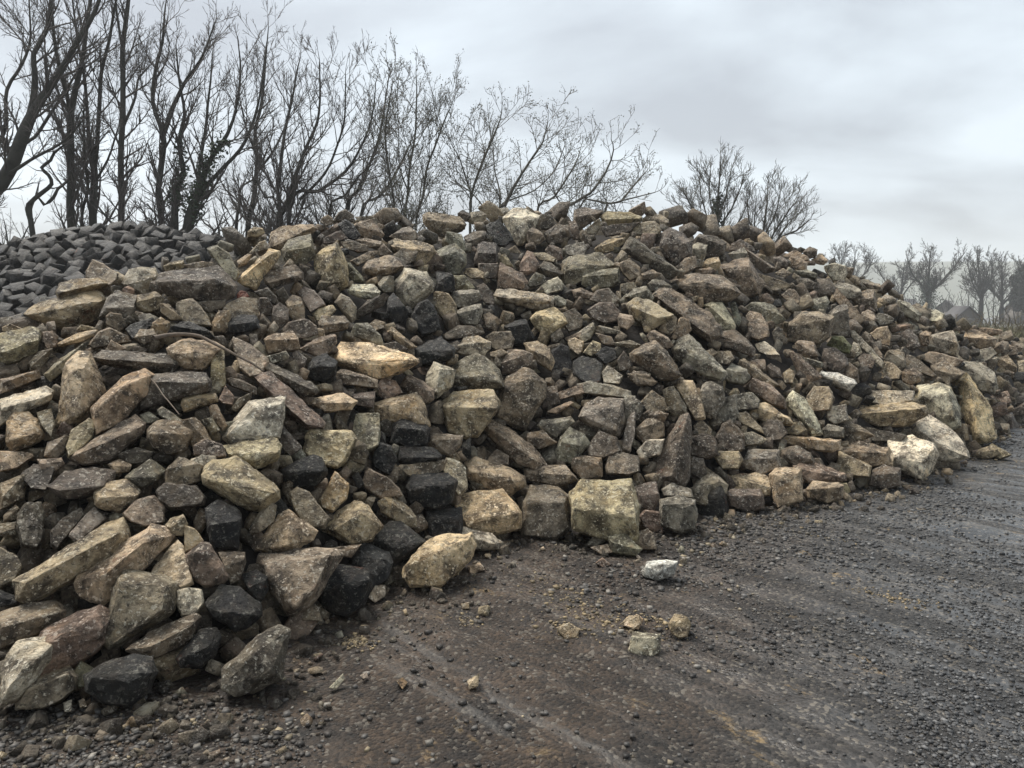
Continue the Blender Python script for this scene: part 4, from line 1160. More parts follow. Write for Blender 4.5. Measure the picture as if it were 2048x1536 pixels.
# chips and crumbs shed along the foot of the heap
fl_ = np.array([c[0] for c in cols])
for k in range(1500):
    u = rng.uniform(7, len(fl_) - 6); i = int(u); p = fl_[i] * (1 - u + i) + fl_[i + 1] * (u - i)
    to = -p[:2] / np.linalg.norm(p[:2]); p = p + np.array([*(to * (abs(rng.normal()) * 0.34 - 0.08)), 0]) + np.array([rng.normal() * .1, 0, 0])
    size = min(0.018 * math.exp(rng.normal() * 0.6), 0.075) * (0.7 + 0.1 * p[1])
    V, T = LIBL[rng.integers(len(LIBL))] if size > 0.035 else CHIP[rng.integers(8)]
    col = rand_col(rng)
    if rng.random() < 0.5: col = (.05, .04, .032, 0)
    p[2] = float(ground_z(np.array([p[0]]), np.array([p[1]]))[0]) + size * 0.15
    add_stuff(V * size @ rand_rot(rng).T + p, T, col)
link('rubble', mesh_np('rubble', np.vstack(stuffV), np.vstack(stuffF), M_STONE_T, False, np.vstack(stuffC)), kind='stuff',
     label='smaller brown and grey rubble filling the gaps between the big stones')

# ---------------------------------------------------------------- heap of dark setts behind: the visible ones singly
rng = np.random.default_rng(5)
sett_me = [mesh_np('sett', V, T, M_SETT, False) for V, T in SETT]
cand, keepS = surf_samples(SV, 9000, rng, 0.10, 0.60), []
first = 0
for p in cand:
    px, z = to_px(p)
    if not (-40 < px[0][0] < 620): continue
    if px[0][1] > np.interp(px[0][0], hx, hc) + 22: continue
    if any((p - o_).dot(p - o_) < 0.182 ** 2 for o_ in keepS): continue
    keepS.append(p)
keepS.sort(key=lambda p: -p[2])
print('setts', len(keepS))
for k, p in enumerate(keepS[:300]):
    o = link('sett', sett_me[k % len(sett_me)], loc=p + np.array([0, -0.07, 0.08]))
    s = rng.uniform(0.19, 0.25); o.scale = (s, s * rng.uniform(.9, 1.1), s * rng.uniform(.85, 1.05))
    o.rotation_mode = 'QUATERNION'; qq = rng.normal(size=4); o.rotation_quaternion = tuple(qq / np.linalg.norm(qq))
    v = rng.uniform(0.5, 1.9)
    o.color = (0.0082 * v, 0.0084 * v, 0.0089 * v, 0.0)
    o['label'] = 'dark grey cube-shaped sett in the heap below the bare trees'
    o['category'] = 'sett'; o['group'] = 'setts of the dark heap'
stuffV, stuffF, stuffC, stuffN = [], [], [], 0
for p in list(surf_samples(SV, 1100, rng, 0.05, 0.62)) + list(surf_samples(SV, 500, rng, 0.6, 0.98)):
    V, T = SETT[rng.integers(len(SETT))]
    v = rng.uniform(0.7, 1.3)
    add_stuff(V * 0.21 @ rand_rot(rng).T + p - np.array([0, 0, 0.14]), T, (0.006 * v, 0.006 * v, 0.006 * v, 0.0))
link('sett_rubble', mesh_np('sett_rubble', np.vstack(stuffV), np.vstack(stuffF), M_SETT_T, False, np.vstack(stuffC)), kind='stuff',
     label='deeper layer of dark setts between the ones on the surface')

# ---------------------------------------------------------------- tubes
def tube(pts, rad, sides=6):
    pts = np.asarray(pts, float); n = len(pts)
    tan = np.gradient(pts, axis=0); tan /= np.linalg.norm(tan, axis=1)[:, None] + 1e-9
    ref = np.array([0.31, 0.87, 0.38]); a = np.cross(tan, ref); a /= np.linalg.norm(a, axis=1)[:, None] + 1e-9
    b = np.cross(tan, a)
    th = np.arange(sides) * 2 * math.pi / sides
    V = pts[:, None, :] + np.asarray(rad)[:, None, None] * (a[:, None, :] * np.cos(th)[None, :, None] + b[:, None, :] * np.sin(th)[None, :, None])
    id_ = np.arange(n * sides).reshape(n, sides)
    F = np.stack([id_[:-1], np.roll(id_[:-1], -1, 1), np.roll(id_[1:], -1, 1), id_[1:]], -1).reshape(-1, 4)
    return V.reshape(-1, 3), F
def join(parts):
    V, F, n = [], [], 0
    for v, f in parts: V.append(v); F.append(f + n); n += len(v)
    return np.vstack(V), np.vstack(F)
def smooth_line(pts, step):
    pts = np.asarray(pts, float)
    P = np.vstack([2 * pts[0] - pts[1], pts, 2 * pts[-1] - pts[-2]])
    out = []
    for i in range(1, len(P) - 2):
        n = max(2, int(np.linalg.norm(P[i + 1][:3] - P[i][:3]) / step))
        for t in np.linspace(0, 1, n, endpoint=False):
            out.append(0.5 * ((2*P[i]) + (-P[i-1]+P[i+1])*t + (2*P[i-1]-5*P[i]+4*P[i+1]-P[i+2])*t*t + (-P[i-1]+3*P[i]-3*P[i+1]+P[i+2])*t**3))
    out.append(P[-2])
    return np.array(out)

# crooked branch lying on the heap, and thin roots
def stick(name, pix, rad, label, lift=0.05):
    pts = []
    for x, y in pix:
        dz = heap_depth(x, y)
        pts.append(CAM + ray(x, y) * (dz - lift - 0.16))
    L = smooth_line(pts, 0.05)
    L += np.stack([vnoise(L * 9, 3), vnoise(L * 9, 4), vnoise(L * 9, 5)], 1) * 0.008
    r_ = np.linspace(rad, rad * 0.45, len(L)) * (1 + 0.2 * vnoise(L * 14, 6))
    V, F = tube(L, r_, 7)
    base = L[0].copy()
    link(name, mesh_np(name, V - base, F, M_BRANCH, True), loc=base, label=label, category='branch')
M_BRANCH = plain_mat('dry_branch', (0.15, 0.115, 0.085), 0.85, 12, 0.4, 0.5, 60, 0.01)
D0 = lambda x, y: (0 + x * 3.418, 560 + y * 3.418)
stick('fallen_branch', [D0(*p) for p in ((90, 34), (98, 32.4), (108, 32), (117, 33), (124, 36), (130, 40), (138, 44), (147, 48), (154, 53))], 0.014, 'crooked grey branch lying across the stones beside the dark roller-shaped slab')
stick('fallen_branch', [D0(*p) for p in ((88, 58), (93, 64), (98, 71), (105, 79))], 0.005, 'thin dry stem hanging in the hollow under the dark roller-shaped slab')
stick('fallen_branch', [(820 + x * 2.4414, 400 + y * 2.4414) for x, y in ((121, 89), (127, 90), (134, 94), (141, 97))], 0.006, 'short pale twig sticking out below the long pale slab with green tinge')

# ---------------------------------------------------------------- gravel on the ground
rng = np.random.default_rng(21)
IV = np.array([(x, y, z) for z in (-1, 1) for y in (-1, 1) for x in (-1, 1)], float) * 0.72
IT = np.array([(0, 2, 1), (1, 2, 3), (4, 5, 6), (5, 7, 6), (0, 1, 4), (1, 5, 4), (2, 6, 3), (3, 6, 7), (0, 4, 2), (2, 4, 6), (1, 3, 5), (3, 7, 5)])
N = 150000
yy = 2.2 + 10.0 * rng.random(N) ** 2.0
xx = rng.uniform(-0.78, 0.98, N) * yy
fp = np.array([c[0][:2] for c in cols])                       # foot line
fa = np.arctan2(fp[:, 0], fp[:, 1]); fr = np.hypot(fp[:, 0], fp[:, 1])
free = np.hypot(xx, yy) < np.interp(np.arctan2(xx, yy), fa, fr) + 0.25
clus = fbm(np.stack([xx * 1.1, yy * 1.1, 0 * xx], 1), 3, 77)
free &= rng.random(N) < np.clip(0.34 + 1.0 * clus + 0.25 * np.clip((xx - 0.42 * yy + 0.9) / 1.6, 0, 1), 0.04, 1)
xx, yy = xx[free], yy[free]
xx, yy = xx[:62000], yy[:62000]
# crushed yellow sandstone where stones were dragged
cl = []
for px_, py_, sx_c, sy_c, k_ in ((718, 1284, .05, .04, 240), (1190, 1235, .26, .06, 330), (1300, 1240, .12, .05, 150), (1790, 1190, .15, .06, 280), (1130, 1262, .10, .05, 110), (1100, 1165, .25, .05, 110), (935, 1242, .05, .04, 60), (1630, 1068, .16, .05, 70), (1950, 915, .2, .1, 120)):
    g_ = ground_pt(px_, py_); e_ = rng.normal(size=(k_, 2)) * np.array([sx_c, sy_c])
    cl.append(g_[:2] + np.stack([e_[:, 0] * .68 + e_[:, 1] * .73, -e_[:, 0] * .73 + e_[:, 1] * .68], 1))
cl = np.vstack(cl); n_cl = len(cl)
xx = np.concatenate([xx, cl[:, 0]]); yy = np.concatenate([yy, cl[:, 1]])
n = len(xx)
road = np.clip((xx - 0.42 * yy + 0.9) / 1.6, 0, 1)
size = np.clip(0.0048 * np.exp(rng.normal(size=n) * 0.62), 0.002, 0.016) * (0.75 + 0.15 * yy)
size *= 1 - 0.32 * road
hue = rng.random(n)
colr = np.where(hue[:, None] < 0.55, np.array([[.040, .033, .027]]), np.where(hue[:, None] < 0.86, np.array([[.10, .092, .083]]), np.where(hue[:, None] < 0.975, np.array([[.22, .20, .17]]), np.array([[.30, .24, .15]]))))
colr = colr * (1 - road[:, None]) + road[:, None] * np.where(hue[:, None] < 0.7, np.array([[.065, .065, .066]]), np.array([[.15, .15, .15]]))
colr[-n_cl:] = np.array([.27, .205, .115])
size[-n_cl:] *= rng.uniform(0.3, 0.95, n_cl)
colr = colr * rng.uniform(0.45, 1.35, n)[:, None]
var = [IV * (1 + 0.25 * np.random.default_rng(k).normal(size=(8, 3))) * np.array([1, .8, .62]) for k in range(10)]
th = rng.uniform(0, 2 * math.pi, n); cs, sn = np.cos(th), np.sin(th)
VV = np.stack(var)[rng.integers(10, size=n)] * size[:, None, None]
X = VV[..., 0] * cs[:, None] - VV[..., 1] * sn[:, None]; Y = VV[..., 0] * sn[:, None] + VV[..., 1] * cs[:, None]
gz = ground_z(xx, yy)
GVv = np.stack([X + xx[:, None], Y + yy[:, None], VV[..., 2] + (gz + size * 0.25)[:, None]], -1).reshape(-1, 3)
GF = (IT[None] + (np.arange(n) * 8)[:, None, None]).reshape(-1, 3)
tint = np.repeat(np.concatenate([colr, np.ones((n, 1))], 1), 8, 0)
link('gravel', mesh_np('gravel', GVv, GF, M_GRAVEL, False, tint), kind='stuff', label='dark gravel and clods scattered over the wet ground')
print('gravel', n)
# ---------------------------------------------------------------- bare trees
def grow_tree(limbs, rng, twig_r=0.0045, dens=1.0, spread=42, lens=1.0, up=0.35):
    """limbs: list of (n,4) arrays x,y,z,radius. Returns trunk parts and twig segments (p0,p1,r0,r1) and tips."""
    trunk, segs, tips = [], [], []
    def rnd_perp(t):
        v = rng.normal(size=3); v -= t * (v @ t); return v / (np.linalg.norm(v) + 1e-9)
    def shoot(p, d, L, r, lev):
        n = 5 if lev == 1 else 3 if lev == 2 else 2 if lev == 3 else 1
        st = L / n; pts = [p]; dirs = [d]
        for i in range(n):
            d = d + rng.normal(size=3) * 0.12 + np.array([0, 0, up * (0.30 if lev < 3 else 0.18)])
            d /= np.linalg.norm(d)
            p = p + d * st * rng.uniform(.85, 1.15)
            pts.append(p); dirs.append(d)
        mn = twig_r * (0.95 if lev < 3 else 0.7)
        rr = [max(r * (1 - 0.75 * i / n), mn) for i in range(n + 1)]
        for i in range(n): segs.append((pts[i], pts[i + 1], rr[i], rr[i + 1]))
        tips.append(pts[-1])
        if lev >= 4 or (lev == 3 and L < 0.25): return
        gap = (0.19, 0.14, 0.12)[lev - 1] / dens
        m = int(L / gap)
        for j in range(m):
            f = rng.uniform(0.18, 1.0); i = min(int(f * n), n - 1); q = pts[i] + (pts[i + 1] - pts[i]) * (f * n - i)
            A = R(rng.uniform(0.6, 1.25) * spread)
            dd = dirs[i + 1] * math.cos(A) + rnd_perp(dirs[i + 1]) * math.sin(A)
            LL = L * rng.uniform(.28, .55) * (1.1 - 0.5 * f)
            if lev == 3 and rng.random() < 0.3: continue
            shoot(q, dd / np.linalg.norm(dd), max(LL, 0.14), max(rr[i] * 0.6, twig_r), lev + 1)
    for L4 in limbs:
        S4 = smooth_line(L4, 0.25 if L4[0][1] < 60 else 0.8)
        S4[:, :3] += np.stack([vnoise(S4[:, :3] * 1.3, 51), vnoise(S4[:, :3] * 1.3, 52), vnoise(S4[:, :3] * 1.3, 53)], 1) * 0.035
        trunk.append(tube(S4[:, :3], np.maximum(S4[:, 3], twig_r), 7))
        pts = S4[:, :3]; ln = np.concatenate([[0], np.cumsum(np.linalg.norm(np.diff(pts, axis=0), axis=1))]); tot = ln[-1]
        s = tot * 0.30
        while s < tot:
            i = min(np.searchsorted(ln, s), len(pts) - 1)
            t = pts[i] - pts[max(i - 1, 0)]; t /= np.linalg.norm(t) + 1e-9
            A = R(rng.uniform(0.7, 1.35) * spread)
            d = t * math.cos(A) + rnd_perp(t) * math.sin(A) + np.array([0, 0, 0.12])
            f = s / tot
            Lb = lens * (0.5 + 1.75 * (1 - 0.72 * f)) * rng.uniform(.5, 1.15)
            shoot(pts[i], d / np.linalg.norm(d), Lb, min(S4[i, 3] * 0.5, 0.035 * Lb), 1)
            s += rng.uniform(.18, .36) / dens
        t = pts[-1] - pts[-3]; t /= np.linalg.norm(t)
        shoot(pts[-1], t, lens * 0.5, S4[-1, 3], 1)
    return trunk, segs, tips
def seg_mesh(name, segs, mat, sides=3):
    A = np.array([s[0] for s in segs]); B = np.array([s[1] for s in segs]); ra = np.array([s[2] for s in segs]); rb = np.array([s[3] for s in segs])
    t = B - A; t /= np.linalg.norm(t, axis=1)[:, None] + 1e-9
    a = np.cross(t, np.array([0.31, 0.87, 0.38])); a /= np.linalg.norm(a, axis=1)[:, None] + 1e-9; b = np.cross(t, a)
    V = []
    for c_, r_ in ((A, ra), (B, rb)):
        for k in range(sides):
            th = 2 * math.pi * k / sides
            V.append(c_ + r_[:, None] * (a * math.cos(th) + b * math.sin(th)))
    V = np.stack(V, 1).reshape(-1, 3)
    o_ = (np.arange(len(segs)) * 2 * sides)[:, None, None]
    F = np.array([[k, (k + 1) % sides, sides + (k + 1) % sides, sides + k] for k in range(sides)])[None] + o_
    return mesh_np(name, V, F.reshape(-1, 4), mat)
def leaf_mesh(name, P, size, mat, rng):
    n = len(P)
    u = rng.normal(size=(n, 3)); u /= np.linalg.norm(u, axis=1)[:, None]
    v = np.cross(u, rng.normal(size=(n, 3))); v /= np.linalg.norm(v, axis=1)[:, None]
    s = (size * rng.uniform(.6, 1.3, n))[:, None]
    V = np.stack([P - u * s, P + v * s * .55, P + u * s, P - v * s * .55], 1).reshape(-1, 3)
    return mesh_np(name, V, np.arange(n * 4).reshape(n, 4), mat)
def tree(limb_px, D, label, seed, ivy=None, buds=False, dens=1.08, lens=1.06, spread=42, twig_r=0.0056, mats=None, up=0.45, group='bare trees behind the heap', name='bare_tree', wide=1.0):
    rng = np.random.default_rng(seed)
    bark, twig = mats or (M_BARK, M_TWIG)
    limbs = []
    f0 = np.array(limb_px[0][0], float)
    base = at_y(f0[0], f0[1], D); base[2] = 0
    for li, lp in enumerate(limb_px):
        off = 0 if li == 0 else rng.uniform(-1, 1) * 0.9
        L4 = []
        for k, (x, y, w) in enumerate(lp):
            p = at_y(x, y, D + off * (k / max(1, len(lp) - 1)) ** 0.8 * (1.6 if len(lp) > 3 else 0.8))
            L4.append([*p, 0.42 * w * D / FPX])
        if L4[0][2] > 0.3 and lp[0][2] >= 5 and lp[0][1] > 400:       # stems rooted behind the heap
            L4.insert(0, [L4[0][0] * 0.98 + base[0] * 0.02, L4[0][1], -0.1, L4[0][3] * 1.25])
        limbs.append(np.array(L4))
    trunk, segs, tips = grow_tree(limbs, rng, twig_r * wide, dens, spread, lens, up)
    root = link(name, None, loc=base)
    root['label'], root['category'], root['group'] = label, 'tree', group
    V, F = join(trunk)
    link('trunk', mesh_np('trunk', V - base, F, bark, True), root)
    segs = [(a - base, b - base, c, d) for a, b, c, d in segs]
    link('crown', seg_mesh('crown', segs, twig), root)
    if buds:
        P = np.array([t for t in tips]) - base
        P = P[rng.random(len(P)) < 0.7]; P = np.repeat(P, 2, 0) + rng.normal(size=(len(P) * 2, 3)) * 0.04
        link('buds', leaf_mesh('buds', P, 0.022, M_BUD, rng), root, kind='stuff')
    if ivy:
        pts = []
        for (li, f0_, f1_, n_, rad) in ivy:
            S4 = smooth_line(limbs[li], 0.1); m = len(S4)
            k = rng.integers(int(f0_ * m), max(int(f0_ * m) + 1, int(f1_ * m)), n_)
            d = rng.normal(size=(n_, 3)); d /= np.linalg.norm(d, axis=1)[:, None]
            pts.append(S4[k, :3] + d * (S4[k, 3] + rad * rng.random(n_) ** 0.7)[:, None])
        link('ivy', leaf_mesh('ivy', np.vstack(pts) - base, 0.055 if D < 60 else 0.15, M_IVY, rng), root)
    return len(segs)

nseg = 0
nseg += tree([[(-30, 425, 36), (0, 372, 31), (30, 320, 29), (50, 262, 27), (72, 218, 20), (110, 160, 16), (150, 92, 12), (192, 20, 9), (214, -60, 5)],
              [(58, 245, 18), (68, 200, 15), (71, 150, 13), (68, 108, 11), (94, 60, 10), (104, 0, 8), (112, -70, 5)],
              [(40, 290, 10), (70, 275, 8), (110, 215, 7), (150, 150, 5)], [(10, 355, 9), (60, 320, 7), (130, 280, 5), (165, 240, 3)],
              [(-10, 300, 10), (10, 255, 9), (15, 180, 8), (45, 130, 7), (60, 70, 5), (55, -20, 3)]],
             21, 'thick leaning bare tree cut off by the picture edge', 1, lens=1.05)
nseg += tree([[(145, 468, 19), (140, 380, 17), (143, 300, 16), (142, 232, 15), (150, 185, 13), (165, 120, 10), (176, 50, 8), (190, -50, 5)],
              [(142, 240, 10), (132, 180, 9), (114, 105, 8), (104, 20, 5), (100, -50, 3)], [(140, 300, 6), (115, 240, 5), (95, 180, 4)]],
             22, 'straight bare tree whose trunk forks just beside the twisted one', 2)
nseg += tree([[(188, 468, 18), (186, 382, 17), (190, 340, 15), (180, 300, 10), (177, 230, 8), (166, 140, 7), (152, 60, 5), (140, -50, 3)],
              [(190, 345, 11), (196, 300, 10), (198, 230, 9), (204, 150, 8), (222, 60, 6), (240, -50, 3)],
              [(165, 462, 7), (173, 382, 7), (171, 300, 6), (167, 220, 4)], [(192, 360, 6), (215, 320, 5), (236, 260, 4)]],
             22.6, 'bare tree with two parallel upright stems on one trunk', 3)
nseg += tree([[(243, 455, 15), (243, 380, 14), (243, 300, 13), (246, 200, 12), (243, 100, 11), (254, 20, 9), (262, -60, 6)],
              [(248, 250, 7), (272, 195, 6), (275, 160, 5), (300, 130, 3)], [(242, 90, 6), (232, 20, 5), (228, -50, 3)]],
             21.5, 'single slim straight-stemmed bare tree above the dark sett heap', 4)
nseg += tree([[(65, 475, 13), (58, 430, 12), (58, 410, 11), (85, 385, 10), (102, 368, 9), (95, 350, 8), (82, 335, 8), (100, 320, 7), (108, 305, 6), (130, 288, 4)],
              [(62, 412, 7), (90, 410, 8), (108, 395, 8), (115, 378, 7), (135, 362, 6), (143, 340, 3)]],
             20.5, 'small crooked tree with an S-shaped twisted stem', 5, dens=0.5, lens=0.55, name='twisted_tree')
nseg += tree([[(323, 455, 15), (314, 380, 13), (327, 302, 13), (325, 268, 12), (306, 210, 9), (310, 140, 8), (324, 80, 6), (332, 10, 3)],
              [(326, 272, 11), (344, 216, 10), (364, 172, 8), (400, 122, 6), (430, 45, 3)],
              [(308, 215, 4), (285, 180, 3), (275, 120, 2)]],
             21.5, 'bare tree with a gently curved trunk dividing halfway up', 6)
nseg += tree([[(376, 470, 24), (394, 392, 18), (420, 320, 12), (444, 288, 10), (468, 240, 7), (480, 150, 5), (476, 80, 2)],
              [(398, 386, 11), (440, 342, 9), (480, 300, 8), (504, 250, 7), (518, 190, 5), (528, 112, 2)],
              [(394, 392, 10), (400, 320, 8), (411, 250, 7), (420, 180, 5), (424, 100, 3)],
              [(352, 470, 17), (350, 382, 14), (365, 350, 12), (359, 282, 11), (368, 230, 8), (360, 180, 6), (352, 90, 3)],
              [(362, 300, 5), (345, 255, 4), (330, 240, 3)]],
             21, 'many-stemmed bare tree with ivy round its base', 7, ivy=[(0, .45, .72, 900, .22), (3, .5, .72, 500, .15)])
nseg += tree([[(497, 478, 13), (507, 402, 11), (513, 320, 10), (510, 262, 8), (524, 200, 7), (530, 140, 5), (536, 55, 2)],
              [(514, 345, 6), (548, 300, 5), (574, 240, 4), (584, 180, 2)], [(473, 478, 8), (480, 402, 7), (486, 372, 6), (510, 358, 4)],
              [(508, 300, 5), (490, 250, 4), (480, 200, 3)]],
             23, 'thin upright bare tree with a snapped side stem', 8)
nseg += tree([[(560, 460, 16), (563, 426, 15), (580, 400, 12), (595, 345, 10), (610, 300, 8), (634, 240, 6), (640, 160, 4), (640, 118, 2)],
              [(560, 426, 10), (555, 380, 9), (562, 320, 8), (570, 260, 7), (590, 180, 5), (600, 115, 2)],
              [(580, 418, 10), (640, 382, 8), (690, 342, 7), (720, 300, 5), (744, 240, 4), (750, 165, 2)],
              [(600, 400, 7), (650, 350, 6), (675, 290, 5), (690, 220, 4), (690, 150, 2)], [(560, 428, 6), (530, 395, 5), (512, 360, 4)]],
             21.5, 'broad fan-shaped bare tree on a short forked trunk', 9, lens=1.1)
nseg += tree([[(690, 440, 9), (720, 372, 8), (750, 302, 6), (765, 240, 5), (776, 158, 2)], [(720, 440, 8), (760, 392, 6), (800, 332, 5), (832, 262, 2)],
              [(655, 440, 6), (690, 390, 5), (720, 350, 4), (745, 330, 3)]],
             22, 'slender bare tree leaning away from the fan-shaped one', 10)
bud = (M_PALETWIG, M_PALETWIG)
nseg += tree([[(805, 468, 6), (815, 382, 6), (825, 302, 5), (834, 222, 4), (830, 150, 2)], [(785, 468, 6), (785, 400, 5), (775, 330, 5), (770, 250, 4), (785, 165, 2)],
              [(830, 465, 6), (845, 392, 6), (860, 322, 5), (884, 252, 4), (900, 215, 2)], [(815, 380, 4), (800, 330, 3), (798, 260, 2)]],
             20, 'pale budding clump of thin upright stems', 11, buds=True, mats=bud, dens=1.3, lens=1.0, group='budding trees behind the crest')
nseg += tree([[(941, 445, 7), (942, 388, 6), (960, 342, 6), (984, 282, 5), (1000, 240, 3), (1004, 215, 2)], [(942, 388, 5), (933, 360, 4), (922, 320, 3), (905, 290, 2)],
              [(985, 440, 4), (950, 392, 3), (925, 372, 3), (905, 360, 2)]],
             19.5, 'small budding tree with one main fork on the crest line', 12, buds=True, mats=bud, dens=1.22, lens=.95, spread=50, group='budding trees behind the crest')
nseg += tree([[(995, 448, 9), (1010, 410, 8), (1030, 372, 7), (1060, 322, 5), (1086, 285, 4), (1096, 245, 2)], [(1000, 432, 5), (1000, 382, 4), (990, 335, 3), (985, 290, 2)],
              [(1070, 445, 6), (1110, 392, 5), (1150, 332, 4), (1160, 300, 2)], [(1020, 400, 4), (1070, 380, 3), (1110, 340, 3), (1130, 290, 2)]],
             19.5, 'spreading budding tree behind the middle of the crest', 13, buds=True, mats=bud, dens=1.22, lens=1.0, spread=50, group='budding trees behind the crest')
nseg += tree([[(1110, 450, 8), (1140, 412, 7), (1180, 386, 6), (1210, 342, 5), (1226, 300, 3), (1222, 280, 2)], [(1205, 440, 6), (1240, 402, 5), (1275, 362, 4), (1296, 340, 2)],
              [(1150, 430, 5), (1220, 408, 4), (1270, 394, 3), (1308, 384, 2)]],
             19, 'low budding tree arching over the ribbed crest stone', 14, buds=True, mats=bud, dens=1.22, lens=.9, spread=52, group='budding trees behind the crest')
nseg += tree([[(1430, 500, 8), (1433, 440, 6), (1438, 370, 4), (1440, 318, 2)], [(1415, 495, 5), (1390, 430, 4), (1368, 385, 2)], [(1425, 470, 3), (1408, 410, 3), (1398, 360, 2)],
              [(1440, 480, 5), (1462, 420, 4), (1484, 365, 2)], [(1435, 440, 3), (1452, 390, 3), (1462, 345, 2)], [(1422, 480, 4), (1382, 440, 3), (1358, 410, 2)], [(1445, 485, 4), (1480, 440, 3), (1496, 400, 2)], [(1430, 450, 3), (1420, 390, 3), (1420, 340, 2)]],
             24, 'round bare tree with an ivy-clad stub of trunk above the crest', 15, ivy=[(0, .45, .82, 900, .16)], lens=.7, dens=1.8, spread=38, mats=(M_PALETWIG, M_PALETWIG), group='round bare trees over the far slope')
nseg += tree([[(1525, 510, 6), (1528, 450, 5), (1534, 410, 4), (1535, 380, 2)], [(1515, 510, 5), (1498, 440, 4), (1494, 395, 2)], [(1535, 510, 5), (1568, 436, 4), (1592, 405, 2)],
              [(1545, 505, 5), (1592, 462, 4), (1618, 440, 2)], [(1515, 505, 4), (1508, 450, 3), (1512, 400, 2)], [(1540, 500, 4), (1575, 450, 3), (1600, 425, 2)], [(1530, 470, 3), (1552, 420, 3), (1560, 385, 2)]],
             25, 'round shrubby bare tree beside the ivy-clad stub', 16, lens=.7, dens=1.8, spread=38, mats=(M_PALETWIG, M_PALETWIG), group='round bare trees over the far slope')
# low thorny thicket behind the dark heap
for k, (x, y, w, lab) in enumerate(((300, 455, 60, 'low twiggy bush behind the dark heap between two straight trunks'), (440, 450, 60, 'low twiggy bush beyond the ivy-based tree'), (640, 440, 70, 'low dense bush under the fan-shaped tree'), (20, 480, 60, 'low twiggy bush beside the twisted stem'))):
    nseg += tree([[(x, y + 40, 6), (x - 5, y, 4), (x - 12, y - 35, 2)], [(x + 6, y + 40, 6), (x + 25, y, 4), (x + 40, y - 30, 2)], [(x - 6, y + 40, 6), (x - 30, y - 2, 4), (x - 45, y - 25, 2)]],
                 25, lab, 40 + k, lens=.8, dens=.8, spread=55, group='bushes behind the dark heap', name='bare_bush')
# leafless scrub bushes beyond the end of the heap
for k, (x, D, lab) in enumerate(((1905, 34, 'brown scrub bush just beyond the far end of the heap'), (1955, 31, 'brown scrub bush behind the thin level slab sticking out'), (2010, 28, 'wide brown scrub bush behind the last stones'), (2052, 26, 'brown scrub bush cut by the picture edge'), (1985, 44, 'far brown scrub bush below the hazy trees'), (2035, 42, 'far scrub bush below the evergreen'))):
    w = 900.0 / D
    nseg += tree([[(x, 690, 3), (x - .3 * w, 665, 2), (x - .6 * w, 648, 1.5)], [(x, 690, 3), (x + .2 * w, 660, 2), (x + .3 * w, 638, 1.5)], [(x, 690, 3), (x + .6 * w, 668, 2), (x + 1.1 * w, 650, 1.5)], [(x, 690, 3), (x - .7 * w, 672, 2), (x - 1.2 * w, 658, 1.5)]],
                 D, lab, 140 + k, lens=.42, dens=1.0, spread=50, twig_r=0.008, mats=(M_SCRUB, M_SCRUB), group='scrub bushes beyond the heap', name='scrub_bush')
# trees far off in the haze
fm = (M_FARBARK, M_FARBARK)
far = [((1706, 600), 115, [(0, 0, 6), (0, -45, 5), (4, -88, 2)], [(0, -30, 4), (-28, -60, 3), (-36, -80, 2)], [(0, -30, 4), (28, -58, 3), (38, -78, 2)], 'hazy round bare tree just beyond the far crest', None),
       ((1800, 640), 135, [(0, 0, 6), (3, -60, 5), (8, -106, 2)], [(0, -40, 4), (-28, -75, 3), (-40, -95, 2)], [(2, -45, 4), (25, -75, 3), (45, -98, 2)], 'hazy bare tree beside the chimney', None),
       ((1856, 650), 112, [(0, 0, 9), (0, -70, 7), (5, -145, 2)], [(0, -60, 6), (-30, -100, 4), (-42, -135, 2)], [(0, -55, 6), (35, -95, 5), (70, -140, 2)], 'large hazy tree with dark ivy on its trunk', (2,)),
       ((1962, 650), 118, [(0, 0, 8), (2, -60, 6), (-8, -138, 2)], [(0, -55, 5), (20, -90, 4), (22, -130, 2)], [(0, -50, 5), (-18, -85, 3), (-26, -120, 2)], 'hazy slim-crowned tree with forked trunk', None),
       ((2004, 650), 122, [(0, 0, 8), (0, -45, 7), (0, -120, 2)], [(0, -45, 5), (-28, -80, 4), (-30, -115, 2)], [(0, -40, 6), (35, -70, 4), (45, -118, 2)], 'hazy spreading tree beside the evergreen', None),
       ((2085, 650), 126, [(0, 0, 8), (0, -60, 7), (0, -130, 2)], [(0, -45, 5), (-28, -90, 4), (-45, -125, 2)], [(0, -40, 6), (35, -80, 4), (45, -118, 2)], 'hazy tree at the picture edge behind the evergreen', None)]
for k, ((x, y), D, a, b, c, lab, iv) in enumerate(far):
    L = [[(x + p, y + q_, w) for p, q_, w in l] for l in (a, b, c)]
    nseg += tree(L, D, lab, 60 + k, ivy=[(0, .25, .62, 1100, 1.0), (0, .02, .4, 900, 2.0)] if iv else None, lens=2.1, dens=.72, twig_r=0.020, mats=fm, group='hazy trees in the distance')
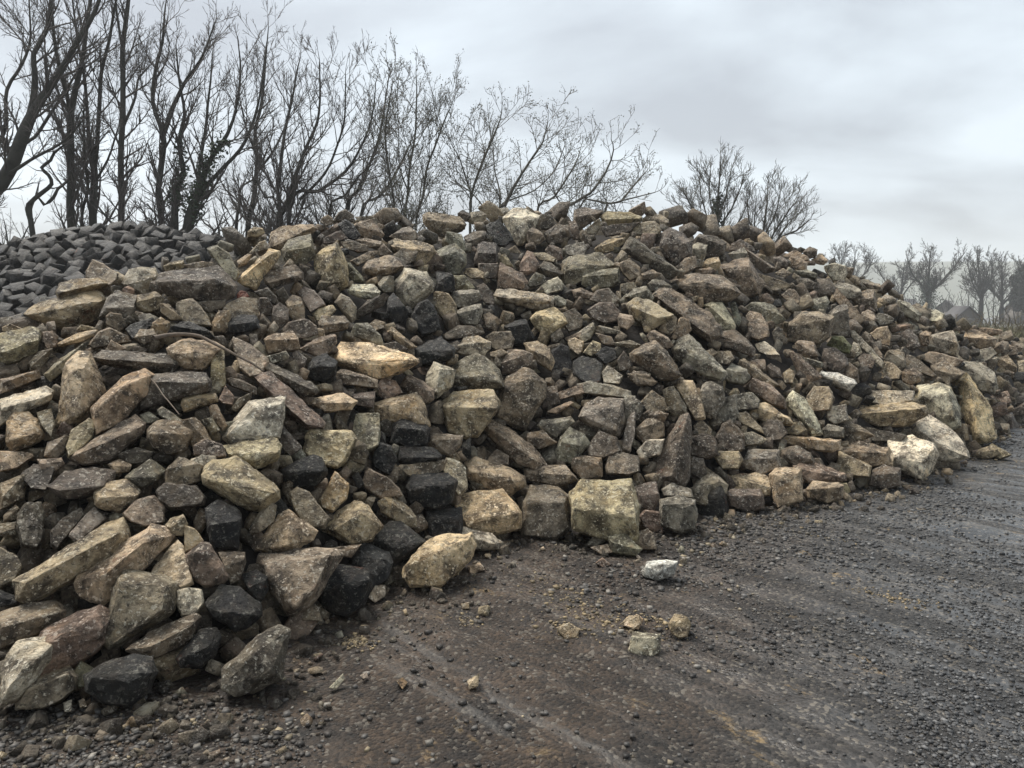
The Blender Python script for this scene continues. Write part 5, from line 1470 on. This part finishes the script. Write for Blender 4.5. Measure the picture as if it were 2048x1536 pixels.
for k, (x, D, w, hh, lab) in enumerate(((1735, 105, 30, 30, 'hazy thicket under the round bare tree'), (1775, 120, 34, 34, 'hazy thicket beside the chimney house'), (1825, 110, 34, 36, 'hazy thicket between the chimney and the ivy tree'), (1895, 115, 34, 34, 'hazy thicket beside the steep-roofed cottage'), (1935, 125, 30, 38, 'hazy thicket behind the shed'), (1985, 112, 34, 32, 'hazy thicket between two hazy trees'), (2035, 116, 32, 36, 'hazy thicket before the evergreen'))):
    y = 655
    nseg += tree([[(x + a * w * .2, y, 3), (x + a * w * .6, y - hh * b * .6, 2), (x + a * w, y - hh * b, 1.2)] for a, b in ((-1, 1.2), (-.45, 1.7), (.1, 2.0), (.55, 1.6), (1.05, 1.15))],
                 D, lab, 180 + k, lens=1.4, dens=.38, spread=45, twig_r=0.022, mats=fm, group='hazy thickets in the distance', name='distant_bush')
print('twig segments', nseg)
# evergreen far right
rng = np.random.default_rng(88)
eb = at_y(2066, 660, 120); eb[2] = 0
root = link('evergreen_tree', None, loc=eb, label='dark rounded evergreen at the picture edge behind a pale roof', category='tree')
V, F = tube([(0, 0, 0), (0, 0, 4.5), (0.1, 0, 9)], [0.4, 0.3, 0.1], 7)
link('trunk', mesh_np('trunk', V, F, M_FARBARK, True), root)
P = rng.normal(size=(5000, 3)); P /= np.linalg.norm(P, axis=1)[:, None]
P *= (1 - 0.5 * rng.random(5000) ** 2)[:, None] * (1 + 0.25 * vnoise(P * 2.2, 4))[:, None]
link('crown', leaf_mesh('crown', P * np.array([3.4, 3.2, 4.2]) + np.array([0, 0, 5.6]), 0.34, M_EVER, rng), root)

# ---------------------------------------------------------------- distant houses
M_WALL = plain_mat('far_render', (0.13, 0.115, 0.10), 0.9, 1.0, 0.2, 0)
M_ROOF = plain_mat('slate_roof', (0.06, 0.055, 0.055), 0.7, 2.0, 0.3, 0)
M_PALEROOF = plain_mat('pale_roof', (0.22, 0.23, 0.24), 0.6, 2.0, 0.15, 0)
M_GLASS = plain_mat('window_glass', (0.05, 0.06, 0.07), 0.08, 1.0, 0.1, 0)
M_WHITE = plain_mat('glint_white_frames', (0.75, 0.75, 0.72), 0.6, 1.0, 0.05, 0)  # frame paint kept white to stand in for bright window glints
M_BRICK = plain_mat('chimney_brick', (0.15, 0.10, 0.085), 0.9, 4.0, 0.3, 0)
def box(x0, x1, y0, y1, z0, z1):
    V = np.array([(x, y, z) for z in (z0, z1) for y in (y0, y1) for x in (x0, x1)], float)
    F = np.array([(0, 2, 3, 1), (4, 5, 7, 6), (0, 1, 5, 4), (2, 6, 7, 3), (0, 4, 6, 2), (1, 3, 7, 5)])
    return V, F
def house(x, D, w, d, hw, hr, rz, label, roofm, chim=None, name='house'):
    b = at_y(x, 640, D); b[2] = 0
    root = link(name, None, loc=b); root.rotation_euler = (0, 0, rz)
    root['label'], root['category'], root['group'] = label, 'house', 'houses in the distance'
    V, F = box(-w/2, w/2, -d/2, d/2, 0, hw)
    link('wall', mesh_np('wall', V, F, M_WALL), root)
    for s in (-1, 1):                                       # gable ends
        V = np.array([(s*w/2, -d/2, hw), (s*w/2, d/2, hw), (s*w/2, 0, hw+hr), (s*(w/2-.2), -d/2, hw), (s*(w/2-.2), d/2, hw), (s*(w/2-.2), 0, hw+hr)])
        me = bpy.data.meshes.new('gable'); me.from_pydata([tuple(v) for v in V], [], [(0,1,2), (5,4,3), (0,3,4,1), (1,4,5,2), (2,5,3,0)]); me.materials.append(M_WALL)
        link('gable', me, root)
    for s in (-1, 1):
        a = np.array([(-w/2-.3, s*(d/2+.35), hw-.25), (w/2+.3, s*(d/2+.35), hw-.25), (w/2+.3, 0, hw+hr+.06), (-w/2-.3, 0, hw+hr+.06)])
        V = np.vstack([a, a + np.array([0, 0, .16])]); F = np.array([(0, 1, 2, 3), (4, 7, 6, 5), (0, 4, 5, 1), (1, 5, 6, 2), (2, 6, 7, 3), (3, 7, 4, 0)])
        rf = link('roof', mesh_np('roof', V, F, roofm), root)
    if chim is not None:
        V, F = join([box(chim-.55, chim+.55, -.4, .4, hw+hr-.6, hw+hr+1.5), box(chim-.65, chim+.65, -.5, .5, hw+hr+1.503, hw+hr+1.7)])
        ch = link('chimney', mesh_np('chimney', V, F, M_BRICK), root)
        for q_ in (-.28, .28):
            V, F = tube([(chim+q_, 0, hw+hr+1.7), (chim+q_, 0, hw+hr+2.1)], [.14, .11], 8)
            link('chimney_pot', mesh_np('chimney_pot', V, F, M_BRICK), ch)
    for q_ in np.linspace(-w/2+1.2, w/2-1.2, 3):
        V, F = box(q_-.5, q_+.5, -d/2-.05, -d/2-.005, hw*.42, hw*.42+1.2)
        fr = link('window', mesh_np('window', V, F, M_WHITE), root)
        for s in (-1, 1):
            V, F = box(q_+s*.22-.19, q_+s*.22+.19, -d/2-.06, -d/2-.052, hw*.42+.08, hw*.42+1.12)
            link('pane', mesh_np('pane', V, F, M_GLASS), fr)
    return root
house(1892, 150, 5.4, 4.5, 2.2, 2.2, R(55), 'small steep-roofed cottage among the hazy trees', M_ROOF)
house(1922, 100, 3.6, 3.0, 1.2, 1.4, R(85), 'low dark gable-fronted shed in the distant scrub', M_ROOF, name='shed')
house(1778, 150, 9.0, 7.0, 2.4, 2.2, R(-8), 'house with a brick chimney beyond the far crest', M_ROOF, chim=0.7)
house(2080, 135, 10.0, 5.0, 2.6, 1.8, R(5), 'pale-roofed building at the picture edge', M_PALEROOF)

# ---------------------------------------------------------------- scrub and long dry grass beyond the heap
rng = np.random.default_rng(61)
n = 42000
Y = 17 + 48 * rng.random(n) ** 1.3; X = Y * rng.uniform(0.42, 0.86, n)
hgt = 0.62 * rng.uniform(.4, 1.3, n) * (1 + 1.0 * vnoise(np.stack([X * .25, Y * .25, 0 * X], 1), 8))
lean = rng.normal(size=(n, 2)) * 0.5
b0 = np.stack([X, Y, np.full(n, -.03)], 1); tp = b0 + np.stack([lean[:, 0] * hgt, lean[:, 1] * hgt, hgt], 1)
wv = np.stack([np.cos(rng.uniform(0, 6.3, n)), np.sin(rng.uniform(0, 6.3, n)), np.zeros(n)], 1) * (0.006 + 0.0006 * Y)[:, None]
V = np.stack([b0 - wv, b0 + wv, tp + wv * .3, tp - wv * .3], 1).reshape(-1, 3)
link('dry_grass', mesh_np('dry_grass', V, np.arange(n * 4).reshape(n, 4), M_GRASS), kind='stuff', label='pale dry scrub and long grass beyond the end of the heap')

# ---------------------------------------------------------------- hill on the horizon
M_HILL = plain_mat('moor', (0.11, 0.115, 0.08), 0.95, 0.02, 0.3, 0)
ux = np.linspace(-1000, 1700, 90); vy = np.linspace(400, 1300, 30)
HX, HY = np.meshgrid(ux, vy)
prof = np.clip((HY - 400) / 350, 0, 1); prof = prof * prof * (3 - 2 * prof)
HZ = prof * (53 + 2 * fbm(np.stack([HX.ravel() * .004, HY.ravel() * .004, 0 * HX.ravel()], 1), 3, 12).reshape(HX.shape) + 0.004 * (HX - 400)) - 0.6
id_ = np.arange(HX.size).reshape(HX.shape)
F = np.stack([id_[:-1, :-1], id_[:-1, 1:], id_[1:, 1:], id_[1:, :-1]], -1).reshape(-1, 4)
link('hill', mesh_np('hill', np.stack([HX, HY, HZ], -1).reshape(-1, 3), F, M_HILL, True), kind='structure')

# ---------------------------------------------------------------- damp air
HAZE = 0.0010
V, F = box(-2600, 2600, -2600, 2600, -2.0, 64)
m = bpy.data.materials.new('damp_air'); m.use_nodes = True
nt = m.node_tree; nt.nodes.clear()
o_ = nt.nodes.new('ShaderNodeOutputMaterial'); pv = nt.nodes.new('ShaderNodeVolumePrincipled')
pv.inputs['Color'].default_value = (0.93, 0.95, 0.97, 1); pv.inputs['Density'].default_value = HAZE; pv.inputs['Anisotropy'].default_value = 0.2
nt.links.new(pv.outputs[0], o_.inputs['Volume'])
link('haze', mesh_np('haze', V, F, m), kind='stuff', label='thin grey damp haze over the whole place')
